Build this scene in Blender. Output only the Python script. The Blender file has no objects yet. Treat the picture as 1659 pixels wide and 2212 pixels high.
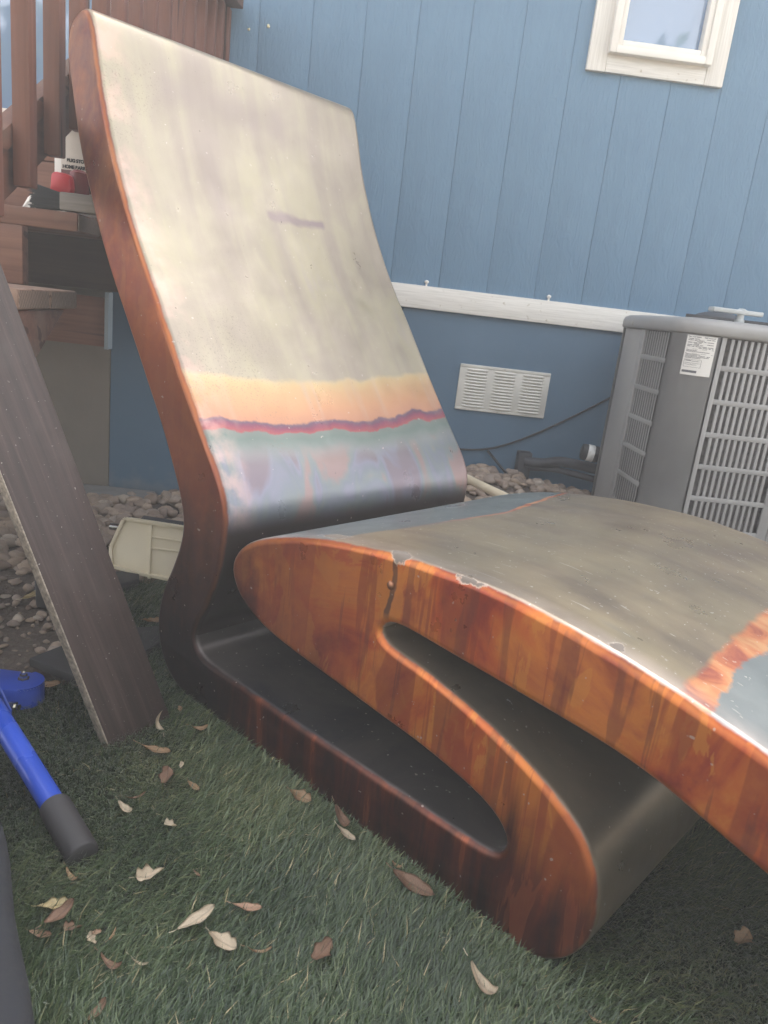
import bpy, bmesh, math, random
import numpy as np
from mathutils import Vector, Matrix
random.seed(7); rng = np.random.default_rng(7)
S = bpy.context.scene
COL = S.collection
R = math.radians

# ------------------------------------------------------------------ camera
EYE = 0.87
F, PITCH, ROLL, YAW = 1606.45, R(15.38), R(6.757), R(2.765)      # focal length in pixels of a 1659 x 2212 picture
fw = Vector((math.sin(YAW)*math.cos(PITCH), math.cos(YAW)*math.cos(PITCH), -math.sin(PITCH)))
rt = Vector((math.cos(YAW), -math.sin(YAW), 0)); up = rt.cross(fw)
cr, sr = math.cos(ROLL), math.sin(ROLL)
CR, CU = cr*rt + sr*up, -sr*rt + cr*up
cam = bpy.data.cameras.new('camera'); camo = bpy.data.objects.new('camera', cam); COL.objects.link(camo)
M = Matrix((CR, CU, -fw)).transposed().to_4x4(); M.translation = (0, 0, EYE)
camo.matrix_world = M
cam.sensor_fit = 'VERTICAL'; cam.sensor_height = 36; cam.lens = F/2212*36
cam.clip_start = 0.02; cam.clip_end = 900
cam.dof.use_dof = True; cam.dof.focus_distance = 1.55; cam.dof.aperture_fstop = 9.0
S.camera = camo
S.render.resolution_x, S.render.resolution_y = 768, 1024

# ------------------------------------------------------------------ sky, sun, exposure
SUN_EL, SUN_AZ = R(44), R(25)                                      # behind the house, a little to the right
world = bpy.data.worlds.new('World'); S.world = world; world.use_nodes = True
wt = world.node_tree; bg = wt.nodes['Background']
sky = wt.nodes.new('ShaderNodeTexSky'); sky.sky_type = 'NISHITA'; sky.sun_disc = False
sky.sun_elevation = SUN_EL; sky.sun_rotation = SUN_AZ; sky.air_density = 1.0; sky.dust_density = 2.5; sky.ozone_density = 1.0
hs = wt.nodes.new('ShaderNodeHueSaturation'); hs.inputs['Saturation'].default_value = 0.20
wt.links.new(sky.outputs[0], hs.inputs['Color']); wt.links.new(hs.outputs[0], bg.inputs['Color'])
bg.inputs['Strength'].default_value = 0.15
sl = bpy.data.lights.new('sun', 'SUN'); sl.energy = 5.0; sl.angle = R(0.53); sl.color = (1, 0.91, 0.80)
slo = bpy.data.objects.new('sun', sl); COL.objects.link(slo)
sd = Vector((math.sin(SUN_AZ)*math.cos(SUN_EL), math.cos(SUN_AZ)*math.cos(SUN_EL), math.sin(SUN_EL)))
slo.rotation_euler = sd.to_track_quat('Z', 'Y').to_euler(); slo.location = sd*20
S.view_settings.view_transform = 'Standard'; S.view_settings.look = 'None'
S.view_settings.gamma = 1; S.view_settings.use_curve_mapping = False
S.view_settings.exposure = 2.4

# ------------------------------------------------------------------ helpers
def ray(x, y):
    return CR*((x-829.5)/F) - CU*((y-1106)/F) + fw
def on(x, y, axis, val):                                           # where the sight line of a picture point meets a plane
    d = ray(x, y); o = Vector((0, 0, EYE)); t = (val-o[axis])/d[axis]; return o + d*t
def gnd(x, y, z=0.0): return on(x, y, 2, z)
YW = 3.263                                                          # house wall plane
def wl(x, y): return on(x, y, 1, YW)

def tag(o, label=None, cat=None, group=None, kind=None):
    if label: o['label'] = label
    if cat: o['category'] = cat
    if group: o['group'] = group
    if kind: o['kind'] = kind
    return o
def empty(name, loc=(0, 0, 0), rot=(0, 0, 0)):
    o = bpy.data.objects.new(name, None); COL.objects.link(o); o.location = loc; o.rotation_euler = rot
    o.empty_display_size = 0.1; return o
def link(name, me, mat=None, parent=None):
    o = bpy.data.objects.new(name, me); COL.objects.link(o)
    if mat is not None and not me.materials: me.materials.append(mat)
    if parent is not None: o.parent = parent
    return o
def finish(bm, name, mat, parent, smooth=False, auto=None):
    bmesh.ops.recalc_face_normals(bm, faces=bm.faces)
    me = bpy.data.meshes.new(name); bm.to_mesh(me); bm.free()
    if smooth:
        for p in me.polygons: p.use_smooth = True
    if auto is not None:
        me.set_sharp_from_angle(angle=R(auto))
    return link(name, me, mat, parent)
def bm_box(bm, c, s, rot=None, bev=0.0, seg=2):
    m = Matrix.Translation(c) @ (rot.to_4x4() if rot is not None else Matrix()) @ Matrix.Diagonal((s[0], s[1], s[2], 1))
    r = bmesh.ops.create_cube(bm, size=1, matrix=m)
    if bev:
        es = list({e for v in r['verts'] for e in v.link_edges})
        bmesh.ops.bevel(bm, geom=es, offset=bev, segments=seg, affect='EDGES', profile=0.5)
def box(name, lo, hi, mat, parent=None, bev=0.0, seg=2):
    lo, hi = Vector(lo), Vector(hi); bm = bmesh.new()
    bm_box(bm, (lo+hi)/2, [abs(a) for a in (hi-lo)], None, bev, seg)
    return finish(bm, name, mat, parent, bev > 0, 40 if bev else None)
def beam(name, a, b, w, t, mat, parent=None, side=Vector((0, 0, 1)), bev=0.003):
    """a board from a to b; t measured along `side`, w along the third direction"""
    a, b = Vector(a), Vector(b); y = (b-a); L = y.length; y.normalize()
    z = (Vector(side) - y*Vector(side).dot(y)).normalized(); x = y.cross(z)
    rot = Matrix((x, y, z)).transposed(); bm = bmesh.new()
    bm_box(bm, (a+b)/2, (w, L, t), rot, bev)
    return finish(bm, name, mat, parent, True, 40)
def bm_tube(bm, pts, r, n=12, caps=True):
    pts = [Vector(p) for p in pts]; rings = []
    rr = r if isinstance(r, (list, tuple)) else [r]*len(pts)
    prev = None
    for i, p in enumerate(pts):
        t = (pts[min(i+1, len(pts)-1)] - pts[max(i-1, 0)]).normalized()
        if prev is None:
            u = t.cross(Vector((0, 0, 1)) if abs(t.z) < .9 else Vector((1, 0, 0))).normalized()
        else: u = (prev - t*prev.dot(t)).normalized()
        prev = u; v = t.cross(u)
        rings.append([bm.verts.new(p + (u*math.cos(a) + v*math.sin(a))*rr[i]) for a in [2*math.pi*k/n for k in range(n)]])
    for a, b in zip(rings[:-1], rings[1:]):
        for k in range(n): bm.faces.new((a[k], a[(k+1) % n], b[(k+1) % n], b[k]))
    if caps: bm.faces.new(rings[0][::-1]); bm.faces.new(rings[-1])
def tube(name, pts, r, mat, parent=None, n=12):
    bm = bmesh.new(); bm_tube(bm, pts, r, n); return finish(bm, name, mat, parent, True, 50)
def bm_lathe(bm, prof, c, axis=Vector((0, 0, 1)), n=24):
    axis = Vector(axis).normalized(); u = axis.orthogonal().normalized(); v = axis.cross(u); c = Vector(c)
    rings = [[bm.verts.new(c + axis*h + (u*math.cos(2*math.pi*k/n) + v*math.sin(2*math.pi*k/n))*max(r, 1e-4)) for k in range(n)] for r, h in prof]
    for a, b in zip(rings[:-1], rings[1:]):
        for k in range(n): bm.faces.new((a[k], a[(k+1) % n], b[(k+1) % n], b[k]))
    bm.faces.new(rings[0][::-1]); bm.faces.new(rings[-1])
def lathe(name, prof, c, mat, parent=None, axis=(0, 0, 1), n=24):
    bm = bmesh.new(); bm_lathe(bm, prof, c, Vector(axis), n); return finish(bm, name, mat, parent, True, 40)
def prism(name, pts, d, mat, parent=None, bev=0.0):
    """closed 3-D outline pts pushed along the vector d"""
    bm = bmesh.new(); d = Vector(d)
    a = [bm.verts.new(Vector(p)) for p in pts]; b = [bm.verts.new(Vector(p)+d) for p in pts]; n = len(pts)
    bm.faces.new(a[::-1]); bm.faces.new(b)
    for k in range(n): bm.faces.new((a[k], a[(k+1) % n], b[(k+1) % n], b[k]))
    if bev: bmesh.ops.bevel(bm, geom=bm.edges[:], offset=bev, segments=2, affect='EDGES', profile=0.5)
    return finish(bm, name, mat, parent, bev > 0, 40 if bev else None)
def catmull(P, closed, step):
    P = [np.array(p, float) for p in P]; n = len(P); out = []
    for i in range(n if closed else n-1):
        g = (lambda j: P[j % n]) if closed else (lambda j: P[min(max(j, 0), n-1)])
        p0, p1, p2, p3 = g(i-1), g(i), g(i+1), g(i+2)
        m = max(2, int(np.linalg.norm(p2-p1)/step))
        d1 = max(np.linalg.norm(p2-p1), 1e-6)
        t1 = (p2-p0)/max(np.linalg.norm(p2-p1)+np.linalg.norm(p1-p0), 1e-6)*d1
        t2 = (p3-p1)/max(np.linalg.norm(p3-p2)+np.linalg.norm(p2-p1), 1e-6)*d1
        for k in range(m):
            t = k/m
            out.append((2*t**3-3*t**2+1)*p1 + (t**3-2*t**2+t)*t1 + (-2*t**3+3*t**2)*p2 + (t**3-t**2)*t2)
    if not closed: out.append(P[-1])
    return out

# ------------------------------------------------------------------ material helpers
class T:
    def __init__(s, name, rough=0.6, metal=0.0, spec=0.5):
        s.m = bpy.data.materials.new(name); s.m.use_nodes = True; s.t = s.m.node_tree
        s.b = s.t.nodes['Principled BSDF']; s.b.inputs['Roughness'].default_value = rough
        s.b.inputs['Metallic'].default_value = metal; s.b.inputs['Specular IOR Level'].default_value = spec
        s._o = None
    def n(s, typ, ins=None, out=0, **at):
        nd = s.t.nodes.new('ShaderNode'+typ)
        for k, v in at.items(): setattr(nd, k, v)
        for k, v in (ins or {}).items(): s.put(nd.inputs[k], v)
        return nd.outputs[out]
    def put(s, inp, v):
        if isinstance(v, bpy.types.NodeSocket): s.t.links.new(v, inp)
        else:
            if inp.type == 'RGBA' and len(v) == 3: v = (*v, 1)
            inp.default_value = v
    def set(s, **kw):
        for k, v in kw.items(): s.put(s.b.inputs[k.replace('_', ' ')], v)
        return s
    def obj(s):
        if s._o is None: s._o = s.n('TexCoord', out=3)
        return s._o
    def map(s, scale=(1, 1, 1), loc=(0, 0, 0), rot=(0, 0, 0), vec=None):
        return s.n('Mapping', {'Vector': vec or s.obj(), 'Scale': scale, 'Location': loc, 'Rotation': rot})
    def noise(s, scale=5, detail=4, rough=0.55, dist=0.0, vec=None, out=0):
        return s.n('TexNoise', {'Vector': vec or s.obj(), 'Scale': scale, 'Detail': detail, 'Roughness': rough, 'Distortion': dist}, out=out)
    def ramp(s, fac, stops, interp='LINEAR'):
        nd = s.t.nodes.new('ShaderNodeValToRGB'); cr_ = nd.color_ramp; cr_.interpolation = interp
        while len(cr_.elements) < len(stops): cr_.elements.new(0.5)
        for e, (p, c) in zip(cr_.elements, stops):
            e.position = p; e.color = (*c, 1) if isinstance(c, tuple) else (c, c, c, 1)
        s.put(nd.inputs[0], fac); return nd.outputs[0]
    def mix(s, fac, a, b, blend='MIX'):
        nd = s.t.nodes.new('ShaderNodeMix'); nd.data_type = 'RGBA'; nd.blend_type = blend
        s.put(nd.inputs[0], fac); s.put(nd.inputs[6], a); s.put(nd.inputs[7], b); return nd.outputs[2]
    def math(s, op, a, b=0.0, c=None, clamp=False):
        nd = s.t.nodes.new('ShaderNodeMath'); nd.operation = op; nd.use_clamp = clamp
        s.put(nd.inputs[0], a); s.put(nd.inputs[1], b)
        if c is not None: s.put(nd.inputs[2], c)
        return nd.outputs[0]
    def rng(s, v, a, b, c=0.0, d=1.0, smooth=False):
        return s.n('MapRange', {'Value': v, 'From Min': a, 'From Max': b, 'To Min': c, 'To Max': d}, interpolation_type='SMOOTHSTEP' if smooth else 'LINEAR')
    def bump(s, h, strength=0.3, dist=0.002, nrm=None):
        ins = {'Height': h, 'Strength': strength, 'Distance': dist}
        if nrm is not None: ins['Normal'] = nrm
        o = s.n('Bump', ins); s.t.links.new(o, s.b.inputs['Normal']); return o

def painted(name, col, rough=0.6, var=0.12, scale=9, bump=0.15, metal=0.0, spec=0.5, dist=0.001, bscale=120):
    t = T(name, rough, metal, spec)
    n = t.noise(scale, 5)
    lo = tuple(c*(1-var) for c in col); hi = tuple(min(1, c*(1+var)) for c in col)
    t.set(Base_Color=t.ramp(n, [(0.3, lo), (0.7, hi)]))
    t.set(Roughness=t.rng(n, 0.3, 0.7, rough*0.85, min(1, rough*1.15)))
    if bump: t.bump(t.noise(bscale, 4), bump, dist)
    return t.m
def wood(name, c1, c2, axis=1, grain=40, rough=0.75, bump=0.4, worn=None, crack=0.0):
    t = T(name, rough)
    sc = [grain, grain, grain]; sc[axis] = grain*0.05
    v = t.map(tuple(sc))
    n = t.noise(1.0, 6, 0.62, 0.6, vec=v); big = t.noise(4.0, 3)
    c = t.ramp(n, [(0.3, c1), (0.7, c2)])
    if worn: c = t.mix(t.rng(big, 0.55, 0.72), c, worn)
    if crack:
        sc2 = [grain*.5]*3; sc2[axis] = grain*0.012
        k = t.rng(t.noise(1.0, 2, 0.5, 0.3, vec=t.map(tuple(sc2))), 0.615, 0.635)
        c = t.mix(t.math('MULTIPLY', k, crack), c, tuple(x*.25 for x in c1))
    t.set(Base_Color=c); t.bump(n, bump, 0.002); return t.m

# ------------------------------------------------------------------ materials
def m_siding():
    t = T('blue siding paint', 0.62)
    n = t.noise(3.0, 4); g = t.noise(1.0, 6, 0.6, 0.8, vec=t.map((90, 90, 5)))
    k = t.noise(1, 3, 0.5, 2.5, vec=t.map((28, 28, 9)))
    c = t.ramp(n, [(0.3, (0.116, 0.213, 0.318)), (0.7, (0.138, 0.243, 0.350))])
    c = t.mix(t.rng(g, .35, .7, .0, .35), c, (0.102, 0.178, 0.285))
    c = t.mix(t.rng(t.noise(1, 4, .6, .4, vec=t.map((5, 5, .5))), .45, .7, 0, .28), c, (0.095, 0.165, 0.25))
    dots = t.rng(t.noise(55, 2, 0.5), 0.75, 0.80)
    t.set(Base_Color=t.mix(t.math('MULTIPLY', dots, 0.35), c, (0.05, 0.09, 0.15)))
    h = t.math('ADD', t.math('MULTIPLY', g, 0.7), t.math('MULTIPLY', t.rng(k, 0.45, 0.62), 0.6))
    t.bump(h, 0.6, 0.0018); return t.m
def m_skirt():
    t = T('blue skirting paint', 0.6)
    n = t.noise(2.5, 5)
    c = t.ramp(n, [(0.3, (0.068, 0.128, 0.197)), (0.7, (0.088, 0.155, 0.232))])
    dust = t.rng(t.math('ADD', t.n('SeparateXYZ', {0: t.obj()}, out=2), t.math('MULTIPLY', t.noise(14, 5), 0.25)), 0.16, 0.02)
    t.set(Base_Color=t.mix(t.math('MULTIPLY', dust, 0.45), c, (0.30, 0.27, 0.23)))
    t.bump(t.noise(1, 5, 0.6, 1.0, vec=t.map((30, 30, 45))), 0.3, 0.0015); return t.m
SIDING, SKIRT = m_siding(), m_skirt()
TRIM = (lambda t: (t.set(Base_Color=t.mix(t.rng(t.noise(40, 3), 0.66, 0.74), t.ramp(t.noise(1, 6, .6, .5, vec=t.map((6, 160, 160))), [(0.3, (0.60, 0.575, 0.53)), (0.62, (0.76, 0.735, 0.69))]), (0.45, 0.40, 0.33))),
        t.bump(t.noise(1, 6, .6, .5, vec=t.map((6, 160, 160))), 0.5, 0.0015), t.m)[2])(T('white textured trim paint', 0.6))
TRIMV = (lambda t: (t.set(Base_Color=t.ramp(t.noise(1, 6, .6, .5, vec=t.map((160, 160, 6))), [(0.3, (0.64, 0.61, 0.565)), (0.62, (0.78, 0.755, 0.71))])),
        t.bump(t.noise(1, 6, .6, .5, vec=t.map((160, 160, 6))), 0.3, 0.0015), t.m)[2])(T('white upright trim paint', 0.6))
VINYL = painted('white vinyl', (0.78, 0.75, 0.70), 0.38, 0.04, 6, 0.03)
VENTW = painted('off-white enamelled vent', (0.60, 0.585, 0.54), 0.45, 0.12, 14, 0.1)
GLASS = (lambda t: (t.set(Base_Color=(0.13, 0.21, 0.34), IOR=2.1, Coat_Weight=0.3, Coat_Roughness=0.01), t.bump(t.noise(7, 2), 0.012, 0.02), t.m)[2])(T('window glass', 0.04))
ROOFM = painted('grey roof shingle', (0.12, 0.115, 0.11), 0.9, 0.3, 30, 0.6)
SOFFIT = painted('white soffit', (0.65, 0.64, 0.62), 0.6)
BROWN = wood('red-brown stained lumber', (0.115, 0.042, 0.026), (0.175, 0.068, 0.042), 2, 45, 0.6, 0.35, None, 0.9)
BROWNY = wood('red-brown stained boards along', (0.105, 0.042, 0.026), (0.165, 0.068, 0.042), 1, 45, 0.65, 0.35, (0.13, 0.085, 0.06), 0.7)
BROWNX = wood('red-brown stained boards across', (0.155, 0.072, 0.046), (0.245, 0.118, 0.078), 0, 45, 0.65, 0.35, (0.25, 0.185, 0.145), 0.6)
def m_endgrain():
    t = T('weathered end grain', 0.8)
    v = t.map((1, 1, 1), vec=t.obj())
    w = t.n('TexWave', {'Vector': v, 'Scale': 42.0, 'Distortion': 3.0, 'Detail': 3.0, 'Detail Scale': 1.5}, wave_type='RINGS', rings_direction='X')
    t.set(Base_Color=t.ramp(w, [(0.1, (0.17, 0.115, 0.085)), (0.9, (0.33, 0.235, 0.18))])); t.bump(w, 0.3, 0.001); return t.m
TREADM = wood('worn stair tread wood', (0.23, 0.14, 0.10), (0.36, 0.24, 0.18), 0, 38, 0.8, 0.4, (0.24, 0.18, 0.14), 0.6)
def m_plank():
    t = T('dark weathered plank', 0.62)
    g = t.noise(1, 6, 0.65, 0.4, vec=t.map((70, 2.2, 70))); b = t.noise(5, 4)
    c = t.ramp(g, [(0.3, (0.026, 0.016, 0.014)), (0.55, (0.048, 0.030, 0.026)), (0.75, (0.095, 0.065, 0.056))])
    c = t.mix(t.rng(b, 0.5, 0.75), c, (0.066, 0.048, 0.042))
    sp = t.rng(t.noise(170, 2), 0.70, 0.76)
    c = t.mix(sp, c, (0.34, 0.31, 0.28)); t.set(Base_Color=c)
    t.bump(t.math('ADD', g, t.math('MULTIPLY', t.noise(220, 3), 0.4)), 0.6, 0.002); return t.m
PLANK = m_plank()
PLANKE = painted('gritty pale plank edge', (0.26, 0.22, 0.175), 0.9, 0.45, 120, 0.8, bscale=200, dist=0.002)
def m_ground():
    t = T('bare soil', 0.95)
    n = t.noise(7, 6); f = t.noise(60, 5)
    c = t.ramp(n, [(0.3, (0.060, 0.044, 0.034)), (0.6, (0.11, 0.084, 0.066)), (0.8, (0.17, 0.14, 0.11))])
    t.set(Base_Color=t.mix(t.rng(f, 0.5, 0.7), c, (0.16, 0.13, 0.105)))
    t.bump(t.math('ADD', n, f), 0.8, 0.012); return t.m
def m_yard():
    t = T('dry yard ground', 0.95)
    n = t.noise(1.3, 6); t.set(Base_Color=t.ramp(n, [(0.35, (0.25, 0.195, 0.13)), (0.65, (0.37, 0.30, 0.215))]))
    t.bump(t.noise(40, 4), 0.5, 0.01); return t.m
def m_turf():
    t = T('turf backing', 0.9)
    n = t.noise(22, 5); t.set(Base_Color=t.ramp(n, [(0.35, (0.010, 0.020, 0.012)), (0.7, (0.025, 0.042, 0.022))]))
    t.bump(t.noise(90, 4), 0.8, 0.01); return t.m
def m_blade():
    t = T('turf blades', 0.36, 0, 0.6)
    a = t.n('Attribute', out=2, attribute_name='rnd'); h = t.n('Attribute', out=2, attribute_name='hgt')
    c = t.ramp(a, [(0.0, (0.014, 0.034, 0.013)), (0.3, (0.040, 0.070, 0.024)), (0.5, (0.072, 0.110, 0.044)), (0.75, (0.135, 0.165, 0.070)), (0.95, (0.24, 0.24, 0.11)), (1.0, (0.40, 0.33, 0.18))])
    t.set(Base_Color=c, Sheen_Weight=0.1); return t.m
def m_stone(name='river stone'):
    t = T(name, 0.75)
    r = t.n('ObjectInfo', out=5) if name == 'river stone' else t.n('Attribute', out=2, attribute_name='rnd')
    c = t.ramp(r, [(0.0, (0.21, 0.15, 0.115)), (0.25, (0.31, 0.235, 0.18)), (0.5, (0.38, 0.30, 0.235)), (0.7, (0.44, 0.33, 0.24)), (0.85, (0.26, 0.20, 0.165)), (1.0, (0.50, 0.42, 0.34))])
    n = t.noise(45, 5); c = t.mix(t.rng(n, 0.35, 0.7, 0, 0.55), c, (0.13, 0.10, 0.085))
    t.set(Base_Color=c); t.bump(n, 0.5, 0.002); return t.m
SOIL, YARD, TURF, BLADE, STONE, STONES = m_ground(), m_yard(), m_turf(), m_blade(), m_stone(), m_stone('river stone mass')

# ------------------------------------------------------------------ ground
def sheet(name, pts, z, mat, kind='structure', n=None):
    bm = bmesh.new(); bm.faces.new([bm.verts.new((x, y, z)) for x, y in pts])
    o = finish(bm, name, mat, None); o['kind'] = kind
    if o.data.polygons[0].normal.z < 0: o.data.flip_normals()
    return o
tag(sheet('ground', [(-60, -60), (60, -60), (60, 60), (-60, 60)], -0.16, YARD), 'dry tan earth of the yard beyond the turf', None)
DIRT = [(-0.50, 1.46), (-0.42, 1.70), (-0.62, 1.98), (-0.62, 2.10)]           # edge between turf and bare soil
turf_poly = [(-3.0, -2.2), (3.4, -2.2), (3.4, 2.12), (-0.45, 2.14), (-0.62, 2.06), (-0.62, 1.90), (-0.44, 1.62), (-0.52, 1.47), (-0.75, 1.47), (-3.0, 1.40)]
tag(sheet('turf', turf_poly, 0.0, TURF), 'green artificial turf backing under the blades', None)
def terrain():                                                               # soil and gravel bed, banked against the wall on the right
    xs = np.linspace(-4, 5, 91); ys = np.linspace(1.3, 3.3, 41); V = []; Fc = []
    for y in ys:
        for x in xs: V.append((x, y, bed_z(x, y)))
    for j in range(40):
        for i in range(90):
            a = j*91+i; Fc.append((a, a+1, a+92, a+91))
    me = bpy.data.meshes.new('gravel_bed'); me.from_pydata(V, [], Fc)
    for p in me.polygons: p.use_smooth = True
    o = link('gravel_bed', me, SOIL); o['kind'] = 'structure'; o['label'] = 'soil bed with river gravel along the foot of the wall'; return o
def sm(a, b, v): t = min(1, max(0, (v-a)/(b-a))); return t*t*(3-2*t)
def bed_z(x, y):
    z = -0.03 + 0.008*math.sin(x*9+y*4) + 0.006*math.sin(x*4-y*13)
    z -= 0.075*sm(-0.5, -1.6, x)*sm(2.0, 3.2, y)
    z += 0.262*sm(2.35, 3.0, y)*sm(-0.2, 0.35, x)*(1-0.30*sm(0.5, 1.0, x))
    z -= 0.05*sm(2.12, 1.95, y)*sm(-0.66, -0.5, x)
    if y < 1.9 and x > -0.5: z -= 0.06
    return z
bed = terrain()
def inside(x, y, poly):
    c = False; n = len(poly)
    for i in range(n):
        (x1, y1), (x2, y2) = poly[i], poly[(i+1) % n]
        if (y1 > y) != (y2 > y) and x < (x2-x1)*(y-y1)/(y2-y1)+x1: c = not c
    return c

# ------------------------------------------------------------------ house
house = tag(empty('house', (0.3, YW+0.05, 0)), 'blue grooved-siding house with white trim, window and foundation vent', 'house')
def hp(o): o.parent = house; o.matrix_parent_inverse = Matrix.Translation(house.location).inverted(); return o
ZT0, ZT1 = 0.877, 0.970
gx0 = wl(1755/1.8517, 1128/1.8517).x
k0 = int((-5.0-gx0)/.2032); siding_me = None
bm = bmesh.new(); bm_box(bm, (0, 0, 0), (0.2032-0.0012, 0.016, 3.05-ZT1+0.02), None, 0.0025, 3)
sb = finish(bm, 'siding_board', SIDING, None, True, 50); siding_me = sb.data; bpy.data.objects.remove(sb)
for k in range(k0, k0+60):
    o = link('siding_board', siding_me); o.location = (gx0+(k+.5)*.2032, YW+0.008+random.uniform(-.0006, .0006), (3.05+ZT1-0.02)/2); hp(o)
hp(box('wall_core', (-6, YW+0.0030, 0.9), (8, YW+0.20, 3.06), SIDING))
SKIRT_VEILED = painted('veil-tinted skirting panel', (0.185, 0.16, 0.135), .75, .14, 3, .4, bscale=40, dist=.002)  # brown tint of the flare veil painted into the skirting left of the seam
xk = -1.085-1.219*3
for k in range(10):
    x0 = xk+k*1.219
    hp(box('skirting_panel', (x0+.0015, YW+0.002, -0.35), (x0+1.2175, YW+0.16, ZT0+0.01), SKIRT if k > 2 else SKIRT_VEILED, None, 0.0015, 1))
for a, b in ((-0.61, 1.90), (1.904, 5.5)):
    hp(box('trim_board', (a, YW-0.019, ZT0), (b, YW+0.001, ZT1), TRIM, None, 0.003))
for (x, y) in ((921, 612), (1184, 645)):                                      # small clear hooks on the trim
    p = wl(x, y); bm = bmesh.new(); bm_lathe(bm, [(0.004, 0), (0.004, 0.012), (0.009, 0.016), (0.009, 0.022), (0.003, 0.026)], (p.x, YW-0.012, ZT1-0.002), n=10)
    hp(finish(bm, 'trim_hook', VINYL, None, True, 40))
FOAM = painted('dried foam sealant', (0.75, 0.68, 0.45), 0.8)
for (x, y, r) in ((538, 64, .005), (580, 57, .0062)):
    p = wl(x, y); bm = bmesh.new(); bmesh.ops.create_icosphere(bm, subdivisions=2, radius=r, matrix=Matrix.Translation((p.x, YW-0.002, p.z)))
    for v in bm.verts: v.co += Vector((random.uniform(-1, 1), random.uniform(-1, 1), random.uniform(-1, 1)))*r*.25
    hp(finish(bm, 'foam_blob', FOAM, None, True))
# foundation vent
VX0, VX1, VZ0, VZ1 = 0.412, 0.808, 0.475, 0.671
vent = hp(box('foundation_vent', (VX0, YW-0.006, VZ0), (VX1, YW+0.003, VZ1), VENTW, None, 0.002))
def sub(o, par):
    o.parent = par; o.matrix_parent_inverse = par.matrix_parent_inverse.copy() if par.parent else Matrix.Translation(-par.location); return o
bm = bmesh.new()
for i in range(7):
    a = math.pi*i/6
L_me = None
def louver_mesh(w):
    bm = bmesh.new(); prof = [(0, .0046), (-.0035, .0038), (-.0075, .0005), (-.0085, -.0026), (-.0035, -.0032), (0, -.0032)]; n = 8; rings = []
    for i in range(n+1):
        u = i/n; e = min(1, math.sqrt(max(0, 1-abs(2*u-1)**8)))
        rings.append([bm.verts.new(((u-.5)*w, y*e, z*(0.6+0.4*e))) for y, z in prof])
    for a, b in zip(rings[:-1], rings[1:]):
        for k in range(len(prof)): bm.faces.new((a[k], a[(k+1) % len(prof)], b[(k+1) % len(prof)], b[k]))
    bm.faces.new(rings[0][::-1]); bm.faces.new(rings[-1])
    o = finish(bm, 'louver', VENTW, None, True, 60); me = o.data; bpy.data.objects.remove(o); return me
lm = louver_mesh(0.098)
for c in range(3):
    for r in range(13):
        o = link('louver', lm); o.location = (VX0+.075+c*.1235, YW-0.0062, VZ0+.020+r*.0131); o.parent = vent
        o.matrix_parent_inverse = house.matrix_world.inverted() if False else Matrix.Translation(house.location).inverted() @ Matrix.Translation((0, 0, 0)) if False else Matrix()
bm = bmesh.new()
SCREW = painted('dull screw metal', (0.35, 0.33, 0.30), 0.4, metal=0.8)
for (x, z) in ((0.605, VZ1-.006), (0.60, VZ0+.006)):
    o = lathe('screw', [(0.0045, 0), (0.004, 0.002), (0.001, 0.003)], (x, YW-0.006, z), SCREW, None, (0, -1, 0), 10); o.parent = vent
for (x0, x1, z0, z1) in ((VX0, VX1, VZ1-.012, VZ1), (VX0, VX1, VZ0, VZ0+.010)):
    o = box('vent_flange', (x0+.002, YW-0.0085, z0), (x1-.002, YW-0.0055, z1), VENTW, None, 0.001); o.parent = vent
# windows
def window(name, x0, x1, z0, z1, cas=0.075, bot=0.066, fr=0.048, side_only=False):
    w = hp(box(name, (x0+cas-.01, YW-0.007, z0+bot-.01), (x1-cas+.01, YW-0.003, z1-cas+.01), GLASS))   # glazed leaf body
    P = []
    P.append(box('casing', (x0, YW-0.021, z0), (x0+cas-.001, YW+0.002, z1), TRIMV, None, 0.003))
    P.append(box('casing', (x1-cas+.001, YW-0.021, z0), (x1, YW+0.002, z1), TRIMV, None, 0.003))
    P.append(box('casing', (x0+cas, YW-0.019, z0+.001), (x1-cas, YW+0.002, z0+bot), TRIM, None, 0.002))
    P.append(box('casing', (x0+cas, YW-0.019, z1-cas), (x1-cas, YW+0.002, z1), TRIM, None, 0.002))
    a0, a1, b0, b1 = x0+cas, x1-cas, z0+bot, z1-cas
    for d, ins, dep, th in (('outer', 0.0, 0.052, fr*.55), ('inner', fr*.55, 0.044, fr*.45)):
        c0, c1, e0, e1 = a0+ins-.004, a1-ins+.004, b0+ins-.004, b1-ins+.004
        P.append(box('frame_stile', (c0, YW-dep, e0), (c0+th, YW+0.001, e1), VINYL, None, 0.003))
        P.append(box('frame_stile', (c1-th, YW-dep, e0), (c1, YW+0.001, e1), VINYL, None, 0.003))
        P.append(box('frame_rail', (c0+th, YW-dep+.001, e0), (c1-th, YW+0.001, e0+th), VINYL, None, 0.003))
        P.append(box('frame_rail', (c0+th, YW-dep+.001, e1-th), (c1-th, YW+0.001, e1), VINYL, None, 0.003))
    for o in P: o.parent = w
    return w
window('window', 0.737, 1.282, 1.843, 2.62)
window('window', -2.15, -1.02, 1.06, 2.35, 0.075, 0.066, 0.03)
# roof
hp(prism('roof', [(-6.3, 2.86, 2.95), (-6.3, 2.86, 3.07), (-6.3, 6.2, 4.25), (-6.3, 9.6, 3.07), (-6.3, 9.6, 2.95), (-6.3, 6.2, 4.10)], (14.6, 0, 0), ROOFM))
hp(box('soffit', (-6.2, 2.88, 3.0), (8.2, YW+.1, 3.03), SOFFIT))
hp(box('rear_wall', (-6, 3.5, -0.4), (8, 9.3, 3.0), SIDING))

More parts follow.
